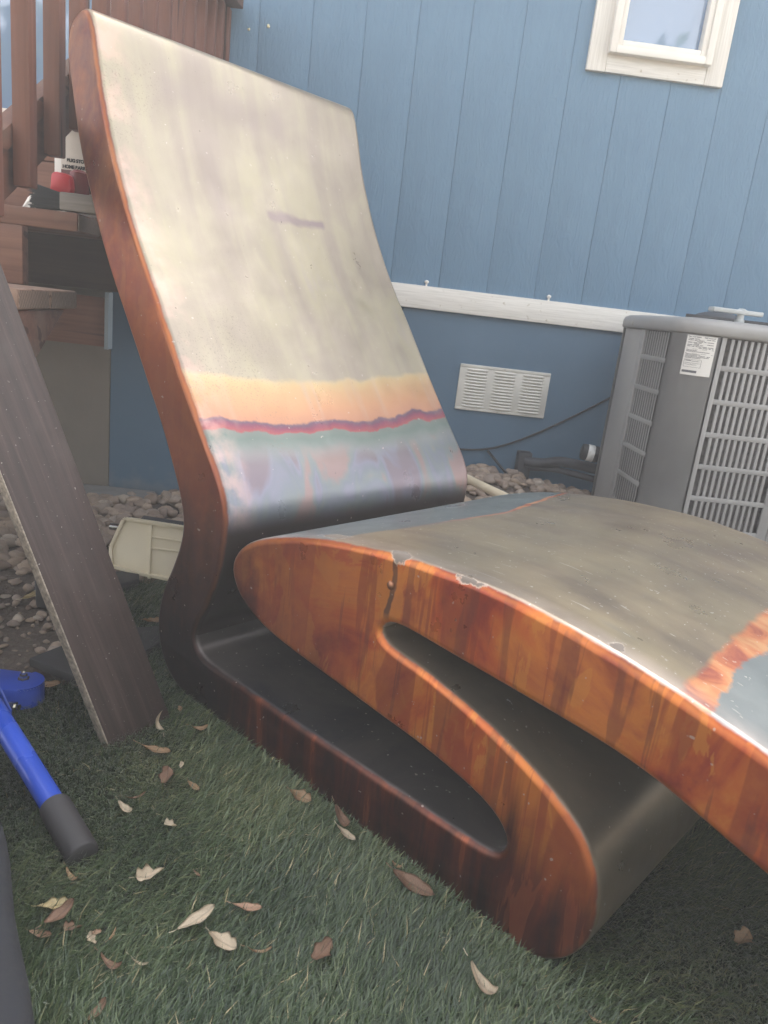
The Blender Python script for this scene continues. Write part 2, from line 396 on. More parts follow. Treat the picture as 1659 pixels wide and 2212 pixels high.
# ------------------------------------------------------------------ stairs with railing
stairs = tag(empty('staircase', (-0.95, 1.9, 0)), 'red-brown stained wooden stairs with railing leading up beside the house', 'stairs')
def sp(o): o.parent = stairs; o.matrix_parent_inverse = Matrix.Translation(stairs.location).inverted(); return o
XR = -0.755                                                          # outer face of the stair railing
ENDG = m_endgrain()
def tread(y0, z1):
    for j in range(2):
        t = sp(box('tread_board', (-1.95, y0+j*.168, z1-.045), (XR, y0+j*.168+.165, z1), TREADM if z1 < .9 else BROWNX, None, 0.005))
        e = box('end_grain', (XR-.001, y0+j*.168+.005, z1-.041), (XR+.0015, y0+j*.168+.160, z1-.004), ENDG); e.parent = t
        e.matrix_parent_inverse = Matrix()
for i in range(-4, 2): tread(1.673+.336*i, 0.817+.189*i)
LZ = 1.195
for j in range(8):                                                            # landing boards
    sp(box('deck_board', (-2.6, 2.345+j*.113, LZ-.035), (-0.665, 2.345+j*.113+.109, LZ), BROWNX, None, 0.003))
sl_ = Vector((0, .336, .189)).normalized()
sp(prism('stringer', [(XR-.047, y, z) for y, z in ((1.947, .770), (1.746, .642), (0.78, .02), (0.55, .02), (0.55, .06), (1.70, .770))], (.040, 0, 0), BROWNX, None, .003))
for X in (-1.90,):
    a = Vector((X, 0.42, 0.0)); b = a + sl_*((1.80-0.42)/sl_.y)
    sp(beam('stringer', a, b, 0.042, 0.20, BROWNY, None, (0, 0, 1)))
sp(box('rim_joist', (-2.6, 2.35, LZ-.225), (-0.70, 2.388, LZ-.037), BROWNX, None, 0.003))
sp(box('rim_joist', (-0.70, 2.39, LZ-.225), (-0.662, YW-.025, LZ-.037), BROWNY, None, 0.003))
sp(box('shade_board', (-2.6, 3.19, 0.80), (-0.70, 3.235, LZ-.04), wood('dark under-landing shade', (0.045, 0.032, 0.028), (0.075, 0.052, 0.042), 0, 40), None, 0.003))  # added dark board standing in for the shade under the landing
sp(box('riser_board', (-1.95, 1.985, 0.818), (on(49, 560, 1, 1.985).x, 2.020, 0.960), BROWNX, None, 0.003))
sp(box('support_post', (-1.95, 2.40, -0.12), (-1.86, 2.49, LZ-.04), BROWN, None, 0.004))
sp(box('cross_beam', (-2.4, 2.995, 0.592), (on(228, 690, 1, 3.0).x, 3.034, 0.778), BROWNX, None, 0.003))
sp(box('pale_batten', (on(228, 690, 1, 3.0).x+.002, 2.98, 0.585), (on(238, 690, 1, 3.0).x, 3.03, 0.80), painted('faded blue batten', (0.30, 0.36, 0.40), 0.7), None, 0.002))
# railing: sloped lower rails, level landing rail, square balusters
a = Vector((XR-.061, 1.25, 1.112-.425*.574)); d = Vector((0, 1, .574)).normalized()
off1 = Vector((0, 0, -.026)); sp(beam('sloped_rail', a+off1, a+off1+d*1.55, 0.042, 0.040, BROWNY, None, (0, 0, 1)))
off2 = Vector((-.007, 0, -.098)); sp(beam('sloped_rail', a+off2, a+off2+d*1.55, 0.036, 0.092, BROWNY, None, (0, 0, 1)))
ww = 0.038
for y, x in ((1.587, XR), (1.743, XR), (1.899, XR), (2.047, XR), (2.197, XR), (2.325, -.750), (2.435, -.742), (2.56, -.733), (2.67, -.722), (2.785, -.711), (2.89, -.697), (2.985, -.683), (3.075, -.668), (3.155, -.656), (3.222, -.645)):
    if y < 2.3: zb, zt = 1.028+(y-1.743)*.574, 2.18+(y-1.65)*.3
    else: zb, zt = LZ-.20, 1.885
    if y < 1.6: zb = 0.955
    sp(box('baluster', (x-ww, y, zb), (x, y+ww+random.uniform(-.001, .003), zt), BROWN, None, 0.004))
sp(beam('handrail', (-.765, 2.28, 1.905), (-.655, YW-.024, 1.905), 0.115, 0.040, BROWNY, None, (0, 0, 1)))
sp(beam('level_rail', (-.800, 2.28, 1.84), (-.700, YW-.024, 1.84), 0.034, 0.083, BROWNY, None, (0, 0, 1)))
sp(beam('handrail', (XR-.02, 1.1, 2.02), (XR-.02, 2.26, 2.50), 0.115, 0.038, BROWNY, None, (0, 0, 1)))

# ------------------------------------------------------------------ the lounge chair
KS = 0.897; CW = 0.785; S0 = -0.85; AZ = R(44.26)
PR = [(-1.930,1.562),(-1.912,1.552),(-1.900,1.533),(-1.888,1.505),(-1.871,1.457),(-1.845,1.379),(-1.813,1.306),(-1.766,1.212),(-1.718,1.129),(-1.677,1.066),(-1.632,1.004),(-1.574,.930),(-1.512,.847),(-1.45,.764),(-1.388,.685),(-1.335,.62),(-1.292,.566),(-1.270,.527),(-1.262,.491),(-1.263,.453),(-1.267,.412),(-1.281,.35),(-1.318,.262),(-1.346,.215),
 (-1.359,.178),(-1.352,.155),(-1.325,.139),(-1.28,.134),(-1.11,.134),(-.9,.135),(-.672,.138),(-.56,.139),(-.51,.142),(-.488,.150),(-.479,.166),(-.483,.184),(-.501,.203),(-.526,.216),(-.57,.229),(-.666,.246),(-.778,.257),(-.9,.269),(-1.0,.279),(-1.095,.292),(-1.16,.312),(-1.205,.337),(-1.232,.372),(-1.237,.401),(-1.222,.431),(-1.188,.461),(-1.119,.494),(-1.002,.53),(-.897,.551),(-.774,.567),(-.671,.573),(-.605,.575),(-.531,.572),(-.396,.556),(-.278,.534),(-.159,.505),(0,.458),(.15,.40),(.27,.345),(.315,.30),(.305,.255),(.26,.240),(.18,.262),(.05,.303),(-.124,.352),(-.204,.377),(-.272,.398),(-.343,.412),(-.46,.423),(-.647,.436),(-.736,.442),(-.775,.439),
 (-.791,.424),(-.785,.407),(-.756,.397),(-.684,.387),(-.612,.371),(-.532,.349),(-.438,.313),(-.39,.288),(-.362,.267),(-.343,.245),(-.326,.21),(-.317,.18),(-.313,.147),(-.317,.106),(-.333,.066),(-.358,.033),(-.39,.012),(-.44,.002),(-.52,0),(-.8,0),(-1.1,0),(-1.3,0),(-1.38,.004),(-1.44,.02),(-1.485,.05),(-1.513,.095),(-1.525,.144),(-1.521,.197),(-1.502,.254),(-1.469,.318),(-1.443,.378),(-1.433,.421),(-1.438,.46),(-1.456,.505),(-1.485,.555),(-1.533,.632),(-1.595,.714),(-1.657,.796),(-1.722,.88),(-1.795,.976),(-1.86,1.075),(-1.9,1.148),(-1.943,1.228),(-1.977,1.313),(-2.009,1.416),(-2.025,1.472),(-2.018,1.52),(-1.993,1.55),(-1.954,1.563)]
CSC = dict(W=CW)
def chair_material(kind):
    t = T('patinated copper ' + kind, 0.38, 0.55)
    o = t.obj(); sx = t.n('SeparateXYZ', {0: o}, out=0); sy = t.n('SeparateXYZ', {0: o}, out=1); sz = t.n('SeparateXYZ', {0: o}, out=2)
    side = t.n('Attribute', out=2, attribute_name='side')
    # --- orange flame-coloured sides with blotches and drips
    drip = t.noise(1.0, 4, 0.55, 0.9, vec=t.map((13, 4, 1.3)))
    blot = t.noise(3.6, 6, 0.6, 1.1); fine = t.noise(60, 5, 0.6)
    mott = t.noise(1.0, 5, 0.6, 1.4, vec=t.map((7, 7, 3.2), loc=(3.1, 0, 1.7)))
    c = t.ramp(blot, [(0.36, (0.16, 0.026, 0.018)), (0.43, (0.29, 0.046, 0.024)), (0.475, (0.40, 0.080, 0.026)), (0.53, (0.47, 0.115, 0.030)), (0.585, (0.52, 0.165, 0.036)), (0.63, (0.44, 0.125, 0.036)), (0.70, (0.24, 0.050, 0.028))])
    c = t.mix(t.rng(mott, 0.545, 0.560, 0, 0.6), c, (0.54, 0.205, 0.045))
    c = t.mix(t.rng(drip, 0.54, 0.565, 0, 0.6), c, (0.23, 0.040, 0.024))
    c = t.mix(t.rng(t.noise(1.0, 4, 0.6, 0.6, vec=t.map((22, 5, 1.6), loc=(7, 0, 2))), 0.57, 0.60, 0, 0.5), c, (0.13, 0.040, 0.030))
    rose = t.math('MULTIPLY', t.rng(sx, 0.12, -0.22, smooth=True), t.rng(blot, .35, .65, .75, .45))
    c = t.mix(rose, c, t.ramp(drip, [(0.4, (0.235, 0.068, 0.042)), (0.6, (0.33, 0.098, 0.045))]))
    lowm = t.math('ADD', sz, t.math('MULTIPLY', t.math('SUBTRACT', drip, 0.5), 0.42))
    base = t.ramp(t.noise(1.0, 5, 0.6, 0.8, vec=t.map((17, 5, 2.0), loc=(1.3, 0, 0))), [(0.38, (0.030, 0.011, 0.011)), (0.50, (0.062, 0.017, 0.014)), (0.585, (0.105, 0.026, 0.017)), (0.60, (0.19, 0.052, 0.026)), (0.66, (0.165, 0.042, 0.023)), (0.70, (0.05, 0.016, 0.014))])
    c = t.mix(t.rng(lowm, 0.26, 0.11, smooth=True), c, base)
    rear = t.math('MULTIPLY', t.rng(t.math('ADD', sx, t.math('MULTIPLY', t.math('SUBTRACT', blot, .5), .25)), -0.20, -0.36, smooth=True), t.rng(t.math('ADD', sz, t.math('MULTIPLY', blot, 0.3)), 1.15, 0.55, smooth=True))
    c = t.mix(t.math('MULTIPLY', rear, 0.93), c, t.ramp(t.math('ADD', sz, t.math('MULTIPLY', t.math('SUBTRACT', drip, .5), .35)), [(0.12, (0.014, 0.010, 0.012)), (0.30, (0.030, 0.017, 0.018)), (0.42, (0.105, 0.045, 0.038)), (0.50, (0.19, 0.060, 0.040)), (0.7, (0.28, 0.10, 0.05))]))  # lower rear: shade painted in along with the dark patina
    upper = t.rng(sz, 0.75, 1.15, smooth=True)
    c = t.mix(t.math('MULTIPLY', upper, 0.9), c, t.ramp(mott, [(0.38, (0.16, 0.040, 0.036)), (0.46, (0.175, 0.062, 0.045)), (0.54, (0.215, 0.088, 0.055)), (0.62, (0.27, 0.120, 0.066))]))
    c = t.mix(t.rng(fine, 0.62, 0.8, 0, 0.3), c, (0.12, 0.04, 0.025))
    # one dark runnel below a flaked spot on the seat edge
    rn = t.math('MULTIPLY', t.rng(t.math('ABSOLUTE', t.math('SUBTRACT', t.math('ADD', sx, t.math('MULTIPLY', t.math('SUBTRACT', t.noise(16, 3), .5), .03)), .066)), .0065, .004), t.math('MULTIPLY', t.rng(sz, .395, .41), t.rng(sz, .52, .50)))
    c = t.mix(t.math('MULTIPLY', rn, .85), c, (0.075, 0.042, 0.032))
    # --- broad faces
    wv = t.math('MULTIPLY', t.math('SUBTRACT', t.noise(3.2, 4, 0.5), 0.5), 0.05)
    wv2 = t.math('MULTIPLY', t.math('SUBTRACT', t.noise(11, 4, 0.62), 0.5), 0.034)
    cloud = t.noise(4.2, 5, 0.6, 0.6); strk = t.noise(1, 5, 0.6, 0.5, vec=t.map((2.5, 17, 1.3)))
    if kind == 'backrest':
        zz = t.math('ADD', t.math('ADD', sz, wv), wv2)
        dip = t.math('MULTIPLY', t.math('POWER', sy, 2.0), -0.10); zz = t.math('ADD', zz, dip)
        cream = t.ramp(t.math('ADD', t.math('MULTIPLY', cloud, 0.55), t.math('MULTIPLY', strk, 0.45)),
                       [(0.30, (0.250, 0.205, 0.172)), (0.44, (0.288, 0.243, 0.192)), (0.52, (0.315, 0.272, 0.203)), (0.58, (0.33, 0.288, 0.205)), (0.66, (0.318, 0.274, 0.222)), (0.78, (0.305, 0.258, 0.222))])
        f = t.rng(zz, 0.38, 0.78)
        bands = t.ramp(f, [(0.0, (0.10, 0.088, 0.10)), (0.14, (0.185, 0.175, 0.205)), (0.30, (0.195, 0.185, 0.205)), (0.40, (0.215, 0.215, 0.205)), (0.47, (0.135, 0.165, 0.145)), (0.500, (0.155, 0.170, 0.150)), (0.508, (0.27, 0.075, 0.080)), (0.530, (0.19, 0.055, 0.085)), (0.550, (0.115, 0.075, 0.105)), (0.562, (0.40, 0.20, 0.125)), (0.63, (0.44, 0.235, 0.130)), (0.70, (0.435, 0.270, 0.145)), (0.745, (0.44, 0.310, 0.165)), (0.765, (0.42, 0.32, 0.19))])
        iri = t.ramp(t.noise(1, 3, 0.5, 0.6, vec=t.map((4, 9, 4))), [(0.38, (0.165, 0.125, 0.14)), (0.45, (0.185, 0.18, 0.225)), (0.50, (0.15, 0.165, 0.185)), (0.54, (0.165, 0.185, 0.175)), (0.60, (0.255, 0.165, 0.145))])
        bands = t.mix(t.math('MULTIPLY', t.rng(f, 0.44, 0.36), 0.75), bands, iri)
        bands = t.mix(t.math('MULTIPLY', t.rng(strk, .5, .66), t.rng(f, .5, .62, 0, .42)), bands, (0.40, 0.30, 0.235))
        fr = t.mix(t.rng(zz, 0.684, 0.693), bands, cream)
        # a faint scrubbed rectangle and darker cross-shaped tarnish
        def rect(y0, y1, z0, z1, s=0.008):
            a1 = t.math('MULTIPLY', t.rng(sy, y0-s, y0+s), t.rng(sy, y1+s, y1-s))
            return t.math('MULTIPLY', a1, t.math('MULTIPLY', t.rng(zz, z0-s, z0+s), t.rng(zz, z1+s, z1-s)))
        h = CW/2
        tarn = t.math('MAXIMUM', rect(.385-h, .575-h, 1.035, 1.058, .006), t.math('MULTIPLY', t.math('MAXIMUM', rect(.385-h, .415-h, .80, 1.04, .02), rect(.56-h, .585-h, .86, 1.04, .02)), 0.45))
        tarn = t.math('MAXIMUM', tarn, t.math('MULTIPLY', t.math('MAXIMUM', rect(.14-h, .50-h, 1.245, 1.31, .02), rect(.225-h, .285-h, 1.02, 1.37, .02)), 0.42))
        fr = t.mix(t.math('MULTIPLY', tarn, t.rng(cloud, .3, .6, .5, .95)), fr, (0.215, 0.165, 0.165))
        for rz, lo in ((.25, .80), (-.5, .81)):
            s2 = t.rng(t.noise(1, 1, .5, .1, vec=t.map((210, 210, 6), loc=(2, rz*7, 4), rot=(rz, 0, 0))), lo, lo+.012); fr = t.mix(t.math('MULTIPLY', s2, .7), fr, (0.10, 0.08, 0.075))
        spk = t.math('MULTIPLY', t.rng(t.noise(240, 2, 0.5), 0.60, 0.66), t.math('MULTIPLY', t.rng(t.noise(3.5, 3), 0.50, 0.60), t.rng(sy, -0.1, -0.22)))
        fr = t.mix(t.math('MULTIPLY', spk, 0.55), fr, (0.20, 0.155, 0.13))
        nr = t.math('MULTIPLY', t.rng(sy, -h+.085, -h+.02), t.rng(t.noise(16, 4), .42, .62)); fr = t.mix(t.math('MULTIPLY', nr, .5), fr, (0.58, 0.36, 0.30))
        back = t.ramp(blot, [(0.35, (0.20, 0.10, 0.06)), (0.65, (0.38, 0.20, 0.11))])
        nrm = t.n('NewGeometry', out=1)
        fr = t.mix(t.rng(t.math('ADD', sz, t.math('MULTIPLY', wv, .4)), 0.447, 0.40, smooth=True), fr, (0.050, 0.036, 0.034))  # shade below the bend painted into the colour, together with smoky patina
    elif kind == 'seat':
        ss = t.math('ADD', sx, t.math('ADD', t.math('MULTIPLY', wv, 1.2), wv2))
        e1 = t.math('ADD', ss, t.math('MULTIPLY', t.math('ABSOLUTE', t.math('ADD', sy, -0.02)), 0.15))
        tan = t.ramp(t.math('ADD', t.math('MULTIPLY', cloud, 0.6), t.math('MULTIPLY', strk, 0.4)),
                     [(0.36, (0.175, 0.132, 0.10)), (0.50, (0.25, 0.195, 0.13)), (0.62, (0.295, 0.235, 0.15)), (0.72, (0.25, 0.21, 0.155))])
        teal = t.ramp(cloud, [(0.35, (0.12, 0.145, 0.15)), (0.65, (0.165, 0.19, 0.19))])
        org = t.ramp(t.noise(14, 5, .6, .8), [(0.35, (0.30, 0.07, 0.05)), (0.5, (0.56, 0.20, 0.085)), (0.65, (0.62, 0.32, 0.15))])
        s_a, s_b = -0.785+.7625+.0, -0.245+.7625
        fr = t.mix(t.rng(e1, s_a-.004, s_a+.004), teal, tan)
        fr = t.mix(t.math('MULTIPLY', t.rng(t.math('ABSOLUTE', t.math('SUBTRACT', e1, s_a-.004)), .0075, .004), t.rng(sy, -.25, .1)), fr, org)
        e2 = t.math('ADD', ss, t.math('MULTIPLY', t.math('ADD', sy, CW/2), 0.085))
        fr = t.mix(t.rng(e2, s_b-.004, s_b+.006), fr, org)
        e3 = t.math('ADD', e2, t.math('MULTIPLY', t.math('SUBTRACT', t.noise(20, 5, .65), .5), .03))
        fr = t.mix(t.rng(e3, s_b+.036, s_b+.042), fr, t.ramp(cloud, [(0.35, (0.19, 0.205, 0.20)), (0.65, (0.25, 0.26, 0.25))]))
        scr = t.rng(t.noise(1, 2, .5, .2, vec=t.map((7, 130, 130), rot=(0, 0, .5))), .735, .76)
        fr = t.mix(t.math('MULTIPLY', scr, .5), fr, (0.6, 0.55, 0.48))
        for rz, lo in ((-.35, .785), (1.1, .79), (.15, .775)):
            s2 = t.rng(t.noise(1, 1, .5, .1, vec=t.map((5, 210, 210), loc=(rz*9, 3, 0), rot=(0, 0, rz))), lo, lo+.012)
            fr = t.mix(t.math('MULTIPLY', s2, .75), fr, (0.62, 0.56, 0.47))
        spk = t.rng(t.noise(150, 1, .5), .735, .76); fr = t.mix(t.math('MULTIPLY', spk, .7), fr, (0.62, 0.58, 0.5))
        rim = t.rng(sy, -CW/2+.05, -CW/2+.012); fr = t.mix(t.math('MULTIPLY', rim, t.rng(cloud, .4, .6, .2, .6)), fr, (0.55, 0.45, 0.40))
    else:
        fr = t.ramp(cloud, [(0.35, (0.050, 0.050, 0.055)), (0.65, (0.11, 0.095, 0.088))] if kind == 'base' else [(0.35, (0.13, 0.105, 0.080)), (0.5, (0.165, 0.135, 0.10)), (0.65, (0.20, 0.155, 0.11))])
        spk = t.rng(t.noise(110, 2, .5), .72, .76); fr = t.mix(spk, fr, (0.35, 0.33, 0.30))
    # --- rounded rim between them: bright worn copper
    sn = t.math('ADD', side, t.math('MULTIPLY', t.math('SUBTRACT', t.noise(24, 5, .6), .5), .5))
    c = t.mix(t.math('MULTIPLY', t.rng(t.math('ABSOLUTE', t.math('SUBTRACT', sn, .80)), .22, .03), t.math('MULTIPLY', t.rng(sz, .12, .34, .06, .38), t.rng(rear, .2, .9, 1, .35))), c, (0.60, 0.20, 0.045))
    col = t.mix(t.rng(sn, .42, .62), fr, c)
    chips = t.math('MULTIPLY', t.rng(side, .2, .3), 0.0)
    if kind == 'seat':
        nz = t.math('MULTIPLY', t.math('SUBTRACT', t.noise(38, 4, .6), .5), .030)
        for (px_, py_, pz_, sxs, r_) in ((-.855, .030, .482, .35, .014), (-.694, .010, .508, .7, .014), (-.337, .022, .495, .8, .010), (-.56, .005, .513, .3, .005)):
            dv_ = t.n('VectorMath', {0: t.n('VectorMath', {0: o, 1: (px_-S0*KS, py_-CW/2, pz_)}, operation='SUBTRACT'), 1: (sxs, 1, 1)}, operation='MULTIPLY')
            ln_ = t.math('ADD', t.n('VectorMath', {0: dv_}, operation='LENGTH', out=1), nz)
            col = t.mix(t.rng(ln_, r_+.0018, r_+.0006, 0, .7), col, (0.46, 0.39, 0.32)); msk = t.rng(ln_, r_, r_-.0015)
            col = t.mix(msk, col, (0.17, 0.14, 0.115)); chips = t.math('MAXIMUM', chips, msk)
    spk2 = t.rng(t.noise(95, 1, .5), .765, .785); col = t.mix(t.math('MULTIPLY', spk2, .6), col, (0.5, 0.42, 0.36))
    t.set(Base_Color=col)
    rgh = t.rng(t.noise(9, 5, .6), .3, .7, .26, .42)
    t.set(Roughness=t.mix(chips, rgh, (0.8, .8, .8)), Metallic=t.math('SUBTRACT', .58, t.math('MULTIPLY', chips, .55)))
    hgt = t.math('ADD', t.math('MULTIPLY', t.noise(5, 3), 1.0), t.math('ADD', t.math('MULTIPLY', t.noise(140, 4), .035), t.math('MULTIPLY', chips, -.12)))
    t.bump(hgt, 0.25, 0.010)
    return t.m
def build_chair():
    root = empty('lounge_chair'); ln = Vector((math.cos(AZ), -math.sin(AZ), 0)); wd = Vector((math.sin(AZ), math.cos(AZ), 0))
    root.location = wd*(.9205*KS + CW/2) + ln*(S0*KS); root.rotation_euler = (0, 0, -AZ)
    tag(root, 'sculptural copper-sheathed lounge chair with orange sides and cream rainbow backrest', 'chair')
    P = np.array(catmull(PR, True, 0.012)); P[:, 0] -= S0; P *= KS
    n = len(P)
    for _ in range(1): P = P*.5 + .25*(np.roll(P, 1, 0)+np.roll(P, -1, 0))
    P[:, 1] = np.maximum(P[:, 1], 0.004)
    tg = np.roll(P, -1, 0)-np.roll(P, 1, 0); tg /= np.linalg.norm(tg, axis=1)[:, None]
    N = np.stack([tg[:, 1], -tg[:, 0]], 1)                                     # loop runs clockwise seen from the near side: fix sign below
    area = np.sum(P[:, 0]*np.roll(P[:, 1], -1)-np.roll(P[:, 0], -1)*P[:, 1])
    if area < 0: N = -N
    def idx(pt): q = (np.array(pt)-np.array((S0, 0)))*KS; return int(np.argmin(np.sum((P-q)**2, 1)))
    i_fold, i_tip, i_nose, i_slot, i_bot, i_rear = idx((-1.359,.178)), idx((-.479,.166)), idx((-1.237,.401)), idx((-.791,.424)), idx((-.44,.002)), idx((-1.525,.144))
    def span(a, b): return list(range(a, b+1)) if b >= a else list(range(a, n))+list(range(0, b+1))
    parts = [('backrest', [span(i_rear, i_fold)]), ('base', [span(i_fold, i_tip), span(i_bot, i_rear)]),
             ('front_loop', [span(i_tip, i_nose), span(i_slot, i_bot)]), ('seat', [span(i_nose, i_slot)])]
    rb = 0.0145; NB = 6; NW = 12
    prof = []                                                                   # (inset, y, ny, side)
    for k in range(NB+1):
        a = math.pi/2*(1-k/NB); prof.append((rb*(1-math.cos(a)), -CW/2+rb*(1-math.sin(a)), -math.sin(a), math.sin(a)))
    for k in range(1, NW): prof.append((0, -CW/2+rb+(CW-2*rb)*k/NW, 0.0, 0.0))
    for k in range(NB+1):
        a = math.pi/2*(k/NB); prof.append((rb*(1-math.cos(a)), CW/2-rb*(1-math.sin(a)), math.sin(a), math.sin(a)))
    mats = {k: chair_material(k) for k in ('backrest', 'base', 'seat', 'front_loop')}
    for name, spans in parts:
        V, NN, SD, FC = [], [], [], []; rowmap = {}
        for sp_ in spans:
            for i in sp_:
                rowmap[i] = len(V)
                for ins, y, ny, sd_ in prof:
                    q = P[i]-N[i]*ins; V.append((q[0], y, q[1])); c = math.sqrt(max(0, 1-ny*ny))
                    NN.append((N[i][0]*c, ny, N[i][1]*c)); SD.append(sd_)
            for i, j in zip(sp_[:-1], sp_[1:]):
                for k in range(len(prof)-1): FC.append((rowmap[i]+k, rowmap[j]+k, rowmap[j]+k+1, rowmap[i]+k+1))
        loop = [i for sp_ in spans for i in sp_]
        for endk, sgn in ((0, -1), (len(prof)-1, 1)):
            pts = [Vector((V[rowmap[i]+endk][0], V[rowmap[i]+endk][2], 0)) for i in loop]
            from mathutils.geometry import tessellate_polygon
            base = len(V)
            for i in loop: V.append(V[rowmap[i]+endk]); NN.append((0, sgn, 0)); SD.append(1.0)
            for tri in tessellate_polygon([pts]): FC.append(tuple(base+a for a in tri))
        me = bpy.data.meshes.new(name); me.from_pydata(V, [], FC)
        # orient every face along its given normals
        fl = []
        for p in me.polygons:
            m = Vector((0, 0, 0))
            for v in p.vertices: m += Vector(NN[v])
            fl.append(p.normal.dot(m) < 0)
        bm = bmesh.new(); bm.from_mesh(me); bm.faces.ensure_lookup_table()
        bmesh.ops.reverse_faces(bm, faces=[bm.faces[i] for i, f in enumerate(fl) if f]); bm.to_mesh(me); bm.free()
        for p in me.polygons: p.use_smooth = True
        at = me.attributes.new('side', 'FLOAT', 'POINT'); at.data.foreach_set('value', SD)
        me.normals_split_custom_set_from_vertices(NN)
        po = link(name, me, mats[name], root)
        if name == 'seat':
            lathe('rivet', [(.0075, -.001), (.007, .002), (.004, .0035), (.001, .004)], (-.698-S0*KS, -CW/2, .457), painted('copper rivet', (.30, .14, .08), .35, metal=.8), po, (0, -1, 0), 14)
    return root
chair = build_chair()

# ------------------------------------------------------------------ turf blades
def grass():
    pts = []
    def field(x, y):
        return (math.sin(x*3.1+1.3)*1.3 + math.sin(y*4.3+x*2.2)*1.1 + math.sin((x+y)*7.7)*.5)
    ca, sa = math.cos(AZ), math.sin(AZ); cx, cy = chair.location.x, chair.location.y
    xs, ys_ = [], []
    for (x0, x1, y0, y1, dens) in ((-0.75, 0.35, 0.45, 1.25, 95000), (-0.9, 0.1, 1.25, 2.13, 60000), (0.35, 1.15, 0.35, 1.2, 70000), (0.1, 1.4, 1.2, 2.12, 22000), (-1.6, -0.75, 0.4, 1.45, 20000), (-0.9, 1.4, 0.0, 0.40, 20000)):
        m = int((x1-x0)*(y1-y0)*dens); xs.append(rng.uniform(x0, x1, m)); ys_.append(rng.uniform(y0, y1, m))
    x = np.concatenate(xs); y = np.concatenate(ys_)
    keep = np.ones(len(x), bool)
    poly = turf_poly; c = np.zeros(len(x), bool); nP = len(poly)
    for i in range(nP):
        (x1, y1), (x2, y2) = poly[i], poly[(i+1) % nP]
        if y1 == y2: continue
        c ^= ((y1 > y) != (y2 > y)) & (x < (x2-x1)*(y-y1)/(y2-y1)+x1)
    keep &= c
    lx = (x-cx)*ca-(y-cy)*sa; ly = (x-cx)*sa+(y-cy)*ca
    s_ = lx/KS+S0
    keep &= ~((np.abs(ly) < CW/2-.004) & (s_ > -1.50) & (s_ < -.36))
    x, y = x[keep], y[keep]; m = len(x)
    fld = np.sin(x*3.1+1.3)*1.3+np.sin(y*4.3+x*2.2)*1.1+np.sin((x+y)*7.7)*.5
    ang = fld+rng.normal(0, .6, m); L = rng.uniform(.022, .046, m)*(1+.15*np.sin(x*11)*np.sin(y*9)); lean = np.clip(rng.normal(.95, .28, m), .15, 1.4)
    w = rng.uniform(.0006, .0011, m); dx, dy = np.cos(ang), np.sin(ang); nx, ny = -dy, dx
    t1 = lean*.55; t2 = np.minimum(lean*1.25, 1.5)
    p1 = np.stack([x+dx*np.sin(t1)*L*.5, y+dy*np.sin(t1)*L*.5, np.cos(t1)*L*.5], 1)
    p2 = p1+np.stack([dx*np.sin(t2)*L*.5, dy*np.sin(t2)*L*.5, np.cos(t2)*L*.5], 1)
    p0 = np.stack([x, y, np.zeros(m)-.001], 1); nn = np.stack([nx, ny, np.zeros(m)], 1)
    V = np.stack([p0-nn*w[:, None], p0+nn*w[:, None], p1-nn*w[:, None]*.9, p1+nn*w[:, None]*.9, p2], 1).reshape(-1, 3)
    b = np.arange(m)*5
    loops = np.stack([b, b+1, b+3, b+2, b+2, b+3, b+4], 1).reshape(-1)
    starts = np.stack([np.arange(m)*7, np.arange(m)*7+4], 1).reshape(-1)
    me = bpy.data.meshes.new('grass_blades'); me.vertices.add(m*5); me.vertices.foreach_set('co', V.reshape(-1).astype(np.float32))
    me.loops.add(m*7); me.loops.foreach_set('vertex_index', loops.astype(np.int32))
    me.polygons.add(m*2); me.polygons.foreach_set('loop_start', starts.astype(np.int32))
    me.update(calc_edges=True)
    patch = .20*np.sin(x*5.3+y*2.1)*np.sin(y*6.1-x*1.7)+.13*np.sin(x*17+y*6)*np.sin(y*15-x*8)
    r = np.clip(rng.beta(2.0, 3.0, m)+patch, 0, .93); r[rng.random(m) < .012] = 1.0
    at = me.attributes.new('rnd', 'FLOAT', 'POINT'); at.data.foreach_set('value', np.repeat(r, 5).astype(np.float32))
    me.polygons.foreach_set('use_smooth', np.ones(m*2, bool))
    o = link('grass_blades', me, BLADE); tag(o, 'green artificial grass blades of the lawn', 'grass', None, 'stuff')
    return m
print('blades', grass())

